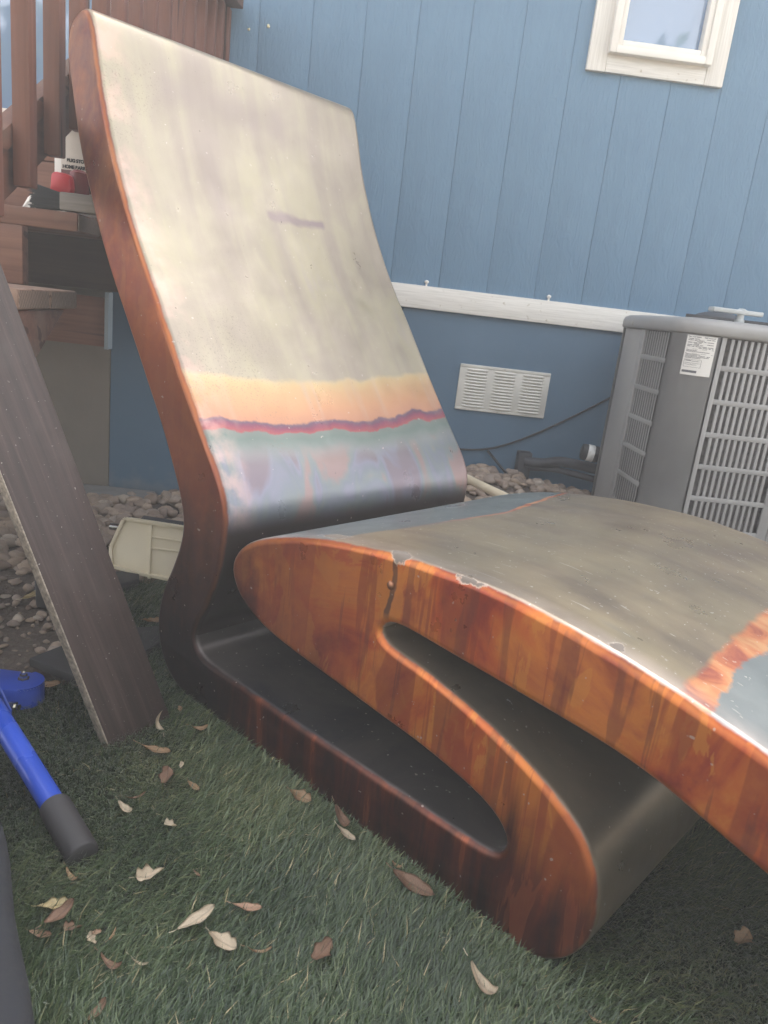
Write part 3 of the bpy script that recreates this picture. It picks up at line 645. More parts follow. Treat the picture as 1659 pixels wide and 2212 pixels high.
# ------------------------------------------------------------------ gravel stones
def stone_mesh(seed):
    r = random.Random(seed); bm = bmesh.new(); bmesh.ops.create_icosphere(bm, subdivisions=2, radius=1)
    sx, sy_, sz_ = r.uniform(.8, 1.2), r.uniform(.55, .9), r.uniform(.35, .65); a, b_, c_ = [r.uniform(0, 6) for _ in range(3)]
    for v in bm.verts:
        p = v.co; k = 1+.16*math.sin(p.x*2.6+a)+.13*math.sin(p.y*3.1+b_)+.12*math.sin(p.z*3.7+c_)
        v.co = Vector((p.x*k*sx, p.y*k*sy_, p.z*k*sz_))
    me = bpy.data.meshes.new('stone'); bm.to_mesh(me); bm.free()
    for p in me.polygons: p.use_smooth = True
    me.materials.append(STONE); return me
SM = [stone_mesh(i) for i in range(14)]
def gravel():
    cand = []
    def add(x0, x1, y0, y1, cnt, lo, hi):
        for _ in range(cnt):
            x, y = random.uniform(x0, x1), random.uniform(y0, y1)
            if inside(x, y, turf_poly): continue
            cand.append((x, y, random.uniform(lo, hi)))
    add(-1.75, -0.15, 2.16, 3.24, 1500, .016, .040); add(-0.2, 1.2, 2.2, 3.24, 1300, .016, .036); add(-1.5, -0.6, 1.6, 2.2, 260, .006, .020); add(-1.3, -0.5, 1.45, 1.9, 160, .003, .010)
    vis = []
    for (x, y, r) in cand:
        z = bed_z(x, y)+r*.25+random.uniform(0, .012)
        q = Vector((x, y, z-EYE)); dd = q.dot(fw); u = 829.5+F*q.dot(CR)/dd; v = 1106-F*q.dot(CU)/dd
        seen = (-10 < u < 400 and 1000 < v < 1330) or (1000 < u < 1300 and 980 < v < 1100)
        vis.append((seen, r/dd, x, y, z, r))
    vis.sort(key=lambda a: (not a[0], -a[1]))
    V, Fc, RN = [], [], []
    for k, (s_, _, x, y, z, r) in enumerate(vis):
        me = SM[k % len(SM)]; rot = (random.uniform(-.5, .5), random.uniform(-.5, .5), random.uniform(0, 6.3))
        if k < 300:
            o = link('stone', me, None, bed); o.location = (x, y, z); o.rotation_euler = rot; o.scale = (r, r, r)
        else:
            mt = Matrix.Translation((x, y, z)) @ Vector(rot).to_track_quat('Z', 'Y').to_matrix().to_4x4() @ Matrix.Scale(r, 4)
            b0 = len(V); rn = random.random()
            V += [tuple(mt @ v.co) for v in me.vertices]; RN += [rn]*len(me.vertices); Fc += [tuple(b0+i for i in p.vertices) for p in me.polygons]
    me = bpy.data.meshes.new('gravel'); me.from_pydata(V, [], Fc)
    for p in me.polygons: p.use_smooth = True
    at = me.attributes.new('rnd', 'FLOAT', 'POINT'); at.data.foreach_set('value', RN)
    o = link('gravel', me, STONES, bed); tag(o, 'smaller tan river gravel filling the bed', None, None, 'stuff')
gravel()

# ------------------------------------------------------------------ air conditioner
ACM = painted('grey cabinet paint', (0.285, 0.278, 0.272), 0.5, 0.13, 4, 0.08)
ACD = painted('dark condenser coil', (0.12, 0.112, 0.11), 0.6, 0.4, 60, 0.3)
AC_SOL = -.008
def aircon():
    X0, X1, Y0, Y1, Z0, Z1 = 1.005, 1.76, 2.415, 3.12, 0.10, 0.93
    root = tag(empty('air_conditioner', ((X0+X1)/2, (Y0+Y1)/2, Z0-.05)), 'grey outdoor air conditioner cabinet with louvered sides and white rating label', 'air conditioner')
    def ap(o): o.parent = root; o.matrix_parent_inverse = Matrix.Translation(root.location).inverted(); return o
    ap(box('pad', (X0-.06, Y0-.06, Z0-.10), (X1+.06, Y1+.06, Z0), painted('concrete pad', (0.30, 0.29, 0.27), 0.9, 0.15, 20, 0.4), None, 0.01))
    ap(box('coil', (X0+.042, Y0+.042, Z0), (X1-.042, Y1-.042, Z1-.01), ACD))
    def outline(r, ins, n=8):
        out = []
        for cx, cy, a0 in ((X0+r, Y0+r, 180), (X1-r, Y0+r, 270), (X1-r, Y1-r, 0), (X0+r, Y1-r, 90)):
            for k in range(n+1):
                a = R(a0+90*k/n); out.append((cx+(r-ins)*math.cos(a), cy+(r-ins)*math.sin(a)))
        return out
    # rounded lid with a lip
    bm = bmesh.new(); lay = []
    for ins, z in ((-.006, Z1-.032), (-.010, Z1-.028), (-.010, Z1-.004), (-.004, Z1+.008), (.012, Z1+.016), (.05, Z1+.020), (.12, Z1+.018)):
        lay.append([bm.verts.new((x, y, z)) for x, y in outline(.13, ins)])
    for a, b in zip(lay[:-1], lay[1:]):
        for k in range(len(a)): bm.faces.new((a[k], a[(k+1) % len(a)], b[(k+1) % len(a)], b[k]))
    bm.faces.new(lay[-1]); bm.faces.new(lay[0][::-1]); ap(finish(bm, 'lid', ACM, None, True, 50))
    for (x, y, ax) in ((X0+.075, Y0+.02, (-.4, -1, 0)), (1.30, Y0-.008, (0, -1, 0)), (X0-.008, 2.9, (-1, 0, 0))):
        ap(lathe('lid_screw', [(.010, 0), (.009, .003), (.003, .004)], (x, y, Z1-.015), SCREW, None, ax, 12))
    # rounded corner posts (near left one carries the label)
    def corner(cx, cy, a0, ext):
        r = .115; pts = []
        pts.append((cx+r*math.cos(R(a0))+ext*math.sin(R(a0)), cy+r*math.sin(R(a0))-ext*math.cos(R(a0))))
        for k in range(13): a = R(a0+90*k/12); pts.append((cx+r*math.cos(a), cy+r*math.sin(a)))
        pts.append((cx+r*math.cos(R(a0+90))-ext*math.sin(R(a0+90)), cy+r*math.sin(R(a0+90))+ext*math.cos(R(a0+90))))
        bm = bmesh.new(); lo = [bm.verts.new((x, y, Z0)) for x, y in pts]; hi = [bm.verts.new((x, y, Z1-.033)) for x, y in pts]
        f = [bm.faces.new((lo[k], lo[k+1], hi[k+1], hi[k])) for k in range(len(pts)-1)]
        bmesh.ops.solidify(bm, geom=f, thickness=AC_SOL)
        return ap(finish(bm, 'corner_panel', ACM, None, True, 40))
    cn = corner(X0+.115, Y0+.115, 180, .006); corner(X1-.115, Y0+.115, 270, .006); corner(X0+.115, Y1-.115, 90, .006)
    # louvered faces: a solid frame with rows of slots, each bar and cross piece its own part
    def grille(org, du, dn, u0, u1, s0, s1, nb, bw, dep):
        org, du, dn = Vector(org), Vector(du), Vector(dn)
        def bx(name, ua, ub, za, zb, d0, d1, bev=.0015):
            a = org+du*ua+dn*d0; b = org+du*ub+dn*d1
            return ap(box(name, (min(a.x, b.x), min(a.y, b.y), za), (max(a.x, b.x), max(a.y, b.y), zb), ACM, None, bev))
        bx('frame_stile', u0, s0, Z0, Z1-.033, 0, .008); bx('frame_stile', s1, u1, Z0, Z1-.033, 0, .008)
        st = (s1-s0)/nb
        for k in range(1, nb): bx('louver_bar', s0+k*st-bw/2, s0+k*st+bw/2, Z0+.01, Z1-.036, .0015, dep, .0008)
        zt = .901
        for k in range(8):
            zz = zt-k*.1085; hi = (Z1-.034) if k == 0 else zz+.0165
            bx('cross_bar', s0-.001, s1+.001, zz, hi, .0008, .0075, .0012)
        bx('cross_bar', s0-.001, s1+.001, Z0, zt-8*.1085+.016, .0008, .0075)
    grille((0, Y0, 0), (1, 0, 0), (0, 1, 0), X0+.118, 1.43, 1.142, 1.396, 12, .0100, .007)
    grille((0, Y0, 0), (1, 0, 0), (0, 1, 0), 1.432, X1-.118, 1.46, 1.628, 8, .0100, .007)
    grille((X0, 0, 0), (0, 1, 0), (1, 0, 0), Y0+.118, Y0+.395, 2.536, 2.776, 11, .0080, .004)
    ap(box('side_panel', (X0+.001, Y0+.397, Z0), (X0+.012, Y1-.123, Z1-.033), ACM, None, .002))
    # rating label wrapped on the corner post
    t = T('rating label print', 0.45); v = t.obj()
    LAB = painted('white label film', (0.70, 0.68, 0.65), 0.4, 0.03); INK = painted('label ink', (0.11, 0.11, 0.12), 0.6)
    r = .1165; cx, cy = X0+.115, Y0+.115
    def patch(name, a0, a1, z0, z1, rr, mat, par, n=8):
        bm = bmesh.new(); lo, hi = [], []
        for k in range(n+1):
            a = R(a0+(a1-a0)*k/n); lo.append(bm.verts.new((cx+rr*math.cos(a), cy+rr*math.sin(a), z0))); hi.append(bm.verts.new((cx+rr*math.cos(a), cy+rr*math.sin(a), z1)))
        f = [bm.faces.new((lo[k], lo[k+1], hi[k+1], hi[k])) for k in range(n)]
        o = finish(bm, name, mat, None, True); o.data.flip_normals() if False else None
        if par is root: ap(o)
        else: o.parent = par
        return o
    A0, A1, LZ0, LZ1 = 219, 265, 0.768, 0.893
    lab = patch('rating_label', A0, A1, LZ0, LZ1, r, LAB, root)
    def pr(u0, u1, v0, v1): patch('label_print', A0+(A1-A0)*u0, A0+(A1-A0)*u1, LZ0+(LZ1-LZ0)*v0, LZ0+(LZ1-LZ0)*v1, r+.0006, INK, lab, 3)
    rr = random.Random(3)
    for v in (.955, .91, .875, .845, .815, .785, .755, .72, .69):
        u = .06
        while u < .9:
            l = rr.uniform(.05, .22); 
            if rr.random() < .8: pr(u, min(.94, u+l), v, v+.014)
            u += l+.03
    for v in (.975, .66, .55): pr(.03, .97, v, v+.006)
    for v in (.62, .59, .52, .49, .46, .43): pr(.06, rr.uniform(.4, .9), v, v+.013)
    pr(.10, .30, .355, .375); pr(.32, .58, .35, .36); pr(.10, .6, .30, .308); pr(.10, .5, .26, .268); pr(.06, .07, .2, .39); pr(.63, .64, .2, .39); pr(.06, .64, .39, .396); pr(.06, .64, .2, .206)
    pr(.05, .55, .06, .12)
    return root
aircon()
PALE = painted('pale translucent plastic', (0.40, 0.42, 0.42), 0.3, 0.05)
BLK = painted('black rubber', (0.018, 0.018, 0.020), 0.55, 0.3, 30, 0.2)
fit = tag(empty('plastic_fitting', (1.22, 2.62, 0.949)), 'pale plastic T-shaped fitting lying on the air conditioner lid', 'fitting')
o = lathe('stem', [(.016, 0), (.016, .012), (.012, .014), (.012, .03), (.017, .031), (.017, .045), (.008, .05)], (.03, -.03, 0), PALE, fit, n=14)
o = box('bar', (-.085, -.05, .03), (.10, -.012, .045), PALE, fit, .004); o.rotation_euler = (0, 0, .12)
cap_ = on(1535, 655, 1, 2.9)
bm = bmesh.new(); bm_lathe(bm, [(.105, 0), (.10, .012), (.075, .030), (.04, .040), (.005, .043)], (0, 0, 0), n=28)
dome = finish(bm, 'fan_cover', painted('dark grey plastic cover', (0.07, 0.075, 0.085), .5), None, True, 60); dome.location = (1.30, 2.86, 0.949)
tag(dome, 'low dark round cover resting on the air conditioner lid', 'cover')
tag(tube('refrigerant_hose', catmull([(1.13, 2.75, .957), (1.2, 2.72, .957), (1.45, 2.70, .960), (1.62, 2.66, .985), (1.9, 2.72, .99), (2.2, 2.9, .95), (2.5, 3.1, .8), (2.55, 3.15, .12)], False, .05), .011, BLK, None, 10), 'black hose lying across the air conditioner lid', 'hose')

# ------------------------------------------------------------------ pipes and cable on the wall
pv = wl(1130, 980)
pip = tag(empty('insulated_pipe', (pv.x, YW-.03, 0.18)), 'black insulated pipe with square conduit box at the foot of the wall', 'pipe')
GRYB = painted('dusty black pipe wrap', (0.040, 0.042, 0.05), .7, .3, 20, .3)
def pp(o): o.parent = pip; o.matrix_parent_inverse = Matrix.Translation(pip.location).inverted(); return o
pp(box('conduit_box', (pv.x-.030, YW-.058, .10), (pv.x+.030, YW-.001, wl(1125, 972).z), GRYB, None, .006))
p2, p3 = wl(1200, 990), wl(1300, 1000)
pp(tube('pipe_run', catmull([(pv.x, YW-.05, wl(1130, 992).z), (pv.x+.08, YW-.07, wl(1150, 992).z), (p2.x, YW-.10, p2.z+.005), (p3.x+.03, YW-.14, p3.z-.02), (p3.x+.2, YW-.2, p3.z-.05)], False, .02), .022, GRYB, None, 14))
pp(tube('pipe_run', catmull([(pv.x+.02, YW-.05, wl(1130, 1004).z), (p2.x, YW-.09, p2.z-.035), (p3.x+.2, YW-.2, p3.z-.09)], False, .02), .014, GRYB, None, 12))
pc = on(1272, 977, 1, 3.10)
pp(lathe('pipe_cap', [(.020, -.04), (.032, -.036), (.034, -.028), (.034, .028), (.032, .036), (.020, .04)], (pc.x, 3.08, pc.z), BLK, None, (1, -.15, -.1), 20))
pp(lathe('foil_band', [(.0348, -.014), (.0356, -.013), (.0356, .013), (.0348, .014)], (pc.x, 3.08, pc.z), painted('foil tape', (.66, .66, .64), .35, .2, 60, .3), None, (1, -.15, -.1), 20))
cpts = [wl(*q) for q in ((985, 969), (1020, 971), (1060, 968), (1105, 956), (1160, 935), (1215, 910), (1270, 883), (1330, 852), (1400, 815))]
tag(tube('wall_cable', catmull([(p.x, YW-.006, p.z) for p in cpts], False, .03), .0042, BLK, None, 8), 'thin black cable drooping across the blue skirting below the vent', 'cable')
q0, q1 = wl(1052, 972), wl(1092, 1020)
tag(tube('thin_stake', [(q0.x, YW-.02, q0.z), (q1.x, YW-.10, q1.z)], .006, BLK, None, 8), 'thin dark stake leaning on the skirting above the gravel', 'stake')
w0, w1 = on(1000, 1030, 1, 2.72), on(1100, 1078, 1, 2.50)
dv = (w1-w0).normalized()
tag(tube('plastic_pipe', [w0-dv*.25, w1+dv*.15], .016, painted('cream pvc', (0.58, 0.50, 0.36), .45), None, 14), 'cream plastic pipe lying on the gravel behind the chair', 'pipe')
def mesh_wire():
    bm = bmesh.new(); base = Vector((0.42, 2.62, 0.10)); ux, uy = Vector((1, -.25, 0)).normalized(), Vector((.25, 1, .12)).normalized()
    for k in range(8): bm_tube(bm, [base+ux*(k*.08)+uy*0+Vector((0, 0, .02)), base+ux*(k*.08)+uy*.45+Vector((0, 0, .05))], .0012, 5)
    for k in range(6): bm_tube(bm, [base+uy*(k*.09)+Vector((0, 0, .03)), base+uy*(k*.09)+ux*.56+Vector((0, 0, .03))], .0012, 5)
    return finish(bm, 'wire_mesh', painted('rusty wire', (.14, .10, .075), .6, .3), None, True)
tag(mesh_wire(), 'rusty wire mesh panel lying over the gravel near the wall', 'wire mesh')

# ------------------------------------------------------------------ leaning plank, loose boards and edging
def plank():
    # foot on the turf, leaning back-left against the stairs; face turned to the camera
    bl, br = gnd(274, 1626), gnd(343, 1560)
    b = (bl+br)/2; top = on(-175, 330, 0, -0.78)
    ax = (top-b).normalized(); L = (top-b).length
    fl, fr_ = on(60, 1100, 1, 1.40), on(205, 1100, 1, 1.40)
    n = -Vector((b.x, b.y, b.z-EYE)).normalized(); n = (n+Vector((0.80, 0, 0))); n = (n-ax*n.dot(ax)).normalized(); wdir = ax.cross(n)
    rot = Matrix((wdir, ax, n)).transposed()
    root = tag(empty('plank'), 'dark weathered plank leaning up against the stairs, foot on the turf', 'plank')
    root.matrix_world = Matrix.Translation(b) @ rot.to_4x4()
    w, th = .140, .026
    bm = bmesh.new(); bm_box(bm, (0, L/2, -th/2), (w, L, th), None, .003); finish(bm, 'board', PLANK, root, True, 40)
    sgn = 1 if (root.matrix_world.to_3x3() @ Vector((1, 0, 0))).x < 0 else -1
    bm = bmesh.new(); bm_box(bm, (sgn*(w/2+.0008), L/2, -th/2), (.003, L-.004, th-.002), None, .0008); finish(bm, 'edge_strip', PLANKE, root, True, 40)
plank()
EDG = painted('dark plastic edging', (0.040, 0.038, 0.040), .7, .3, 30, .3)
def flat(name, px_pts, z0, th, mat, label, cat):
    pts = [gnd(x, y, z0) for x, y in px_pts]; o = prism(name, pts, (0, 0, th), mat, None, .004)
    return tag(o, label, cat)
flat('edging_board', [(62, 1440), (200, 1496), (232, 1470), (345, 1408), (345, 1368), (270, 1372), (200, 1385)], 0.004, .022, EDG, 'dark flat board lying between the soil and the turf under the plank', 'board')
flat('edging_block', [(78, 1312), (155, 1322), (300, 1290), (300, 1268), (150, 1278), (75, 1285)], -.02, .055, EDG, 'dark grey plastic edging piece at the corner of the gravel', 'edging')
c0 = on(175, 1100, 1, 3.15)
tag(box('paver_block', (c0.x-.02, 3.06, bed_z(c0.x, 3.1)-.03), (c0.x+.30, 3.22, bed_z(c0.x, 3.1)+.045), painted('grey concrete block', (.20, .195, .19), .9, .15, 20, .4), None, .006), 'low grey concrete block at the foot of the skirting', 'block')

# ------------------------------------------------------------------ cream plastic bin lid
def cream_tray():
    CRM = painted('cream plastic', (0.76, 0.67, 0.49), .45, .05, 8, .04)
    pts = [(240, 1222), (240, 1180), (266, 1124), (272, 1121), (420, 1144), (420, 1262), (300, 1238)]
    dY = 2.06
    P = [on(x, y, 1, dY+(1262-y)*.0006) for x, y in pts]
    root = tag(empty('plastic_tray', P[5]), 'cream plastic tray with ribs standing on edge behind the chair', 'tray')
    def cp(o): o.parent = root; o.matrix_parent_inverse = Matrix.Translation(root.location).inverted(); return o
    cp(prism('panel', P, (0.01, .016, .003), CRM, None, .002))
    def rib(a, b, w=.007, proud=.006):
        A, B = on(*a, 1, dY+(1262-a[1])*.0006-.001), on(*b, 1, dY+(1262-b[1])*.0006-.001)
        cp(beam('rib', A, B, w, proud*2, CRM, None, (0, 1, 0), .0015))
    for a, b in zip(pts, pts[1:]+pts[:1]):
        rib(a, b, .010, .006)
    rib((327, 1134), (322, 1250)); rib((327, 1160), (420, 1174), .006, .004); rib((327, 1184), (420, 1196), .006, .004)
    A = on(238, 1137, 1, 2.19); B = on(262, 1140, 1, 2.19)
    cp(tube('metal_tube', [A, B+(B-A)*.6], .010, painted('chrome', (.7, .7, .7), .15, .02, metal=1.0), None, 14))
cream_tray()
t0 = on(292, 1135, 1, 2.26)
tag(prism('dark_sheet', [on(295, 1128, 1, 2.2), on(310, 1113, 1, 2.3), on(420, 1130, 1, 2.3), on(420, 1152, 1, 2.2)], (0, .01, -.012), EDG, None, .002), 'dark plastic sheet tucked behind the cream tray', 'sheet')

# ------------------------------------------------------------------ blue tool with black grip
def blue_tool():
    BLU = painted('blue enamel', (0.022, 0.068, 0.42), .28, .08, 10, .02, spec=.6)
    e = on(180, 1850, 2, .025); g0 = on(120, 1745, 2, .040); a = on(118, 1742, 2, .042)
    d = (g0-e).normalized(); far = on(-70, 1440, 2, .10)
    root = tag(empty('lifting_bar', e), 'bright blue steel bar tool with ribbed black grip lying on the turf', 'tool')
    def bp(o): o.parent = root; o.matrix_parent_inverse = Matrix.Translation(root.location).inverted(); return o
    bp(tube('shaft', [g0-d*.03, far], .0195, BLU, None, 24))
    bm = bmesh.new(); n = 56; L = (g0-e).length+.004; u = d.orthogonal().normalized(); v = d.cross(u); rings = []
    for h, k in ((0, .90), (.0018, .97), (.004, 1), (L-.004, 1), (L, .97), (L, .84)):
        rings.append([bm.verts.new(e+d*h+(u*math.cos(2*math.pi*i/n)+v*math.sin(2*math.pi*i/n))*(.0245-(.0012 if (i % 2 and 0.003 < h < L-.001) else 0))*k) for i in range(n)])
    for p, q in zip(rings[:-1], rings[1:]):
        for i in range(n): bm.faces.new((p[i], p[(i+1) % n], q[(i+1) % n], q[i]))
    bm.faces.new(rings[0][::-1]); bm.faces.new(rings[-1]); bp(finish(bm, 'grip', painted('black ribbed rubber', (.030, .028, .030), .65, .2, 30, .2), None, True, 50))
    c = on(42, 1480, 2, .045)
    out = []
    for k in range(21): a = R(-78+156*k/20); out.append(Vector((c.x+.048*math.cos(a), c.y+.040*math.sin(a), .012)))
    out += [Vector((c.x-.25, c.y+.052, .012)), Vector((c.x-.25, c.y-.052, .012))]
    bp(prism('bracket', out, (0, 0, .045), BLU, None, .008))
    CH = painted('zinc bolt', (.62, .60, .52), .22, .05, metal=1.0)
    bp(lathe('bolt', [(.012, 0), (.012, .002), (.0085, .0025), (.0085, .009), (.005, .0095), (.005, .016), (.002, .018)], (c.x+.006, c.y+.006, .057), CH, None, (0, 0, 1), 6))
    q = on(28, 1526, 2, .040); bp(lathe('bolt', [(.010, -.006), (.010, .006), (.006, .0065), (.006, .014), (.002, .015)], q, CH, None, (1, -.2, .1), 6))
    f = on(4, 1500, 2, .06); w2 = on(26, 1545, 2, .03)
    bp(prism('side_plate', [f+Vector((-.004, 0, .022)), f+Vector((-.004, 0, -.03)), w2+Vector((0, 0, -.016)), w2+Vector((0, 0, .012))], (-.005, -.001, 0), BLU, None, .001))
blue_tool()

# ------------------------------------------------------------------ things on the stairs
def jug():
    Y = 2.14; z = 1.006; xl = on(119, 370, 1, Y).x
    root = tag(empty('pest_spray_jug', (xl+.075, Y+.05, z)), 'white jug with bug stop label and red trigger standing on the stair tread', 'jug')
    WH = painted('white jug plastic', (.68, .66, .63), .4, .03); LB = painted('dark red label', (.12, .03, .03), .5, .2, 20); INK = painted('black letter ink', (.012, .012, .014), .6); PL = painted('pale label panel', (.60, .55, .49), .5); RD = painted('red plastic', (.50, .018, .03), .35, .06)
    box('body', (-.088, -.035, 0), (.085, .045, .25), WH, root, .014)
    lab = box('label', (-.064, -.0375, .050), (.080, -.0358, .215), PL, root)
    box('label_band', (-.0638, -.0385, .060), (.0798, -.0376, .114), LB, lab); box('label_band', (-.036, -.0392, .064), (.06, -.0386, .082), INK, lab)
    for st, zz, sz, xx in (('BUG STOP', .134, .0115, -.049), ('HOME BARRIER', .118, .0115, -.060)):
        cu = bpy.data.curves.new('lettering', 'FONT'); cu.body = st; cu.size = sz; cu.extrude = .0004; cu.offset = .0006; cu.space_character = .92
        o = bpy.data.objects.new('lettering', cu); COL.objects.link(o)
        dg = bpy.context.evaluated_depsgraph_get(); me = bpy.data.meshes.new_from_object(o.evaluated_get(dg)); bpy.data.objects.remove(o)
        l = link('lettering', me, INK, lab); me.materials.clear(); me.materials.append(INK); l.location = (xx, -.0390, zz); l.rotation_euler = (R(90), 0, 0)
    t0_, t1_ = on(113, 425, 1, Y-.05), on(157, 395, 1, Y-.05); bx0 = xl+.075
    bm = bmesh.new(); pts = [(t0_.x, 0), (t0_.x+.004, .045), (t0_.x+.012, .052), (t1_.x-.006, .050), (t1_.x, .040), (t1_.x+.004, .012), (t1_.x-.004, 0)]
    pr_ = prism('trigger', [(x-bx0, -.120, zz+.046) for x, zz in pts], (0, .045, 0), RD, root, .006)
    lathe('trigger_neck', [(.024, 0), (.026, .012), (.022, .055), (.014, .062)], (t1_.x-bx0+.004, -.068, .050), painted('deep red plastic', (.16, .012, .015), .4), root, n=18)
jug()
def jug2():
    Y = 2.50; xr = on(63, 300, 1, Y).x; top = on(45, 243, 1, Y).z
    root = tag(empty('red_capped_jug', (xr-.10, Y+.07, LZ)), 'cream jug with red cap standing on the deck behind the balusters', 'jug')
    CRM = painted('cream jug plastic', (.62, .545, .47), .5, .04); RD = painted('red cap plastic', (.30, .02, .02), .4)
    k = max(.12, top-LZ)
    bm = bmesh.new(); bm_box(bm, (0, 0, k/2), (.22, .14, k), None, .025, 3); finish(bm, 'body', CRM, root, True, 40)
    lathe('neck', [(.030, 0), (.020, .012), (.020, .03)], (.085, 0, k-.008), CRM, root, n=18)
    lathe('cap', [(.022, 0), (.023, .004), (.023, .030), (.019, .034)], (.085, 0, k+.020), RD, root, n=18)
jug2()
def brush():
    z = 1.006; Y = 2.04; a = on(74, 440, 1, Y); b = on(136, 440, 1, Y)
    root = tag(empty('block_brush', (b.x, Y, z)), 'worn block brush with black bristles lying on the stair tread', 'brush')
    box('block', (0, -.025, .003), (.13, .03, .046), wood('grey worn brush wood', (.16, .14, .125), (.26, .235, .21), 0, 60), root, .004)
    V, Fc = [], []; L = (b.x-a.x)
    for _ in range(1100):
        y, zz = random.uniform(-.024, .028), random.uniform(.006, .044); l = L*random.uniform(.75, 1.05); w = .0007
        dy, dz = random.gauss(0, .006), random.gauss(0, .004)+(.008 if zz > .03 else -.002); n0 = len(V)
        V += [(0.002, y, zz-w), (0.002, y, zz+w), (-l, y+dy, max(.001, zz+dz)+w), (-l, y+dy, max(.001, zz+dz)-w), (0.002, y-w, zz), (0.002, y+w, zz), (-l, y+dy+w, max(.001, zz+dz)), (-l, y+dy-w, max(.001, zz+dz))]
        Fc += [(n0, n0+1, n0+2, n0+3), (n0+4, n0+5, n0+6, n0+7)]
    me = bpy.data.meshes.new('bristles'); me.from_pydata(V, [], Fc); o = link('bristles', me, painted('black bristle', (.030, .033, .042), .5), root); o['kind'] = 'stuff'
    tag(prism('paper_sheet', [on(46, 450, 1, 2.013), on(60, 426, 1, 2.09), on(86, 407, 1, 2.10), on(116, 410, 1, 2.10), on(116, 455, 1, 2.075), on(70, 454, 1, 2.013)], (0, .002, .001), painted('white paper', (.68, .63, .57), .8), None), 'crumpled white sheet propped behind the block brush', 'sheet')
brush()

# ------------------------------------------------------------------ dark bag at the side of the lawn
def bag():
    p, q = on(76, 2212, 2, .10), on(-2, 1745, 2, .10); d = (q-p).normalized(); n = Vector((-d.y, d.x, 0)); n = n if n.x < 0 else -n
    L = (q-p).length+.30; c = p-d*.15
    bm = bmesh.new(); g = []; nu, nv = 30, 18
    rot = Matrix((d, n, Vector((0, 0, 1)))).transposed()
    bm_box(bm, Vector((c.x, c.y, 0))+d*L/2+n*.17+Vector((0, 0, .06)), (L, .34, .115), rot, .022, 4)
    bmesh.ops.subdivide_edges(bm, edges=[e for e in bm.edges if e.calc_length() > .1], cuts=12, use_grid_fill=True)
    for v in bm.verts: v.co += Vector((math.sin(v.co.y*31), math.sin(v.co.x*27), math.sin(v.co.x*19+v.co.y*23)))*.0025
    o = finish(bm, 'fabric_bag', painted('black woven fabric', (.014, .015, .019), .9, .3, 80, .5, bscale=400), None, True, 60)
    tag(o, 'low black fabric bag lying at the edge of the turf beside the blue tool', 'bag')
bag()

# ------------------------------------------------------------------ fallen leaves
def m_leaf(name, c1, c2):
    t = T(name, .6); v = t.noise(40, 4); c = t.ramp(v, [(.3, c1), (.7, c2)]); sx = t.n('SeparateXYZ', {0: t.obj()}, out=1)
    mid = t.rng(t.math('ABSOLUTE', sx), .03, .008); c = t.mix(t.math('MULTIPLY', mid, .45), c, tuple(x*.5 for x in c1)); t.set(Base_Color=c); t.bump(v, .3, .001); return t.m
LM = {'pale': m_leaf('pale dry leaf', (.62, .50, .36), (.76, .66, .51)), 'tan': m_leaf('tan dry leaf', (.46, .29, .17), (.58, .40, .25)), 'pink': m_leaf('pinkish dry leaf', (.54, .33, .22), (.66, .45, .32)), 'brown': m_leaf('brown dry leaf', (.26, .15, .10), (.38, .24, .16)), 'yellow': m_leaf('yellowish dry leaf', (.62, .50, .27), (.74, .63, .38))}
def leaf_mesh(asp, curl, fold, twist, notch):
    bm = bmesh.new(); n, m = 14, 6; g = []
    for i in range(n+1):
        u = i/n; w = asp*.5*math.sin(math.pi*u**.85)**.75*(1+notch*math.sin(u*17)*.12) if 0 < i < n else .004
        row = []
        for j in range(m+1):
            v = (j/m-.5)*2; x = u-.5; y = v*w
            a = curl*(x); X = math.sin(a)/curl if abs(curl) > .01 else x; Z = (1-math.cos(a))/curl if abs(curl) > .01 else 0
            Z += fold*abs(v)*w*1.2+twist*x*y*2+.012*math.sin(u*13+v*3)
            row.append(bm.verts.new((X, y, Z)))
        g.append(row)
    f = [bm.faces.new((g[i][j], g[i+1][j], g[i+1][j+1], g[i][j+1])) for i in range(n) for j in range(m)]
    bm_tube(bm, [(-.5, 0, g[0][3].co.z), (-.58, .006, g[0][3].co.z+.01), (-.66, .02, g[0][3].co.z+.03)], .008, 5)
    bmesh.ops.solidify(bm, geom=f, thickness=.008)
    o = finish(bm, 'l', None, None, True); me = o.data; bpy.data.objects.remove(o); me.materials.clear(); return me
LV = [leaf_mesh(.34, .9, .35, .7, .5), leaf_mesh(.32, 2.0, .5, .9, .8), leaf_mesh(.52, .9, .4, .8, 1.6), leaf_mesh(.24, 2.6, .5, 1.2, .3), leaf_mesh(.46, 1.5, .7, -1.2, 2.6), leaf_mesh(.13, 1.9, .7, 1.4, 0)]
LABELS = {('pale', 0): 'flat pale leaf lying on the turf', ('pale', 1): 'curled pale leaf lying on the turf', ('pale', 2): 'broad pale leaf lying on the turf', ('pale', 3): 'tightly arched pale leaf on the turf', ('pale', 4): 'ragged pale folded leaf on the turf', ('pale', 5): 'thin pale rolled leaf on the turf'}
def c4(x, y): return x*.4883, 1458+y*.4883
def c8(x, y): return 810+x*.51174, 1350+y*.51174
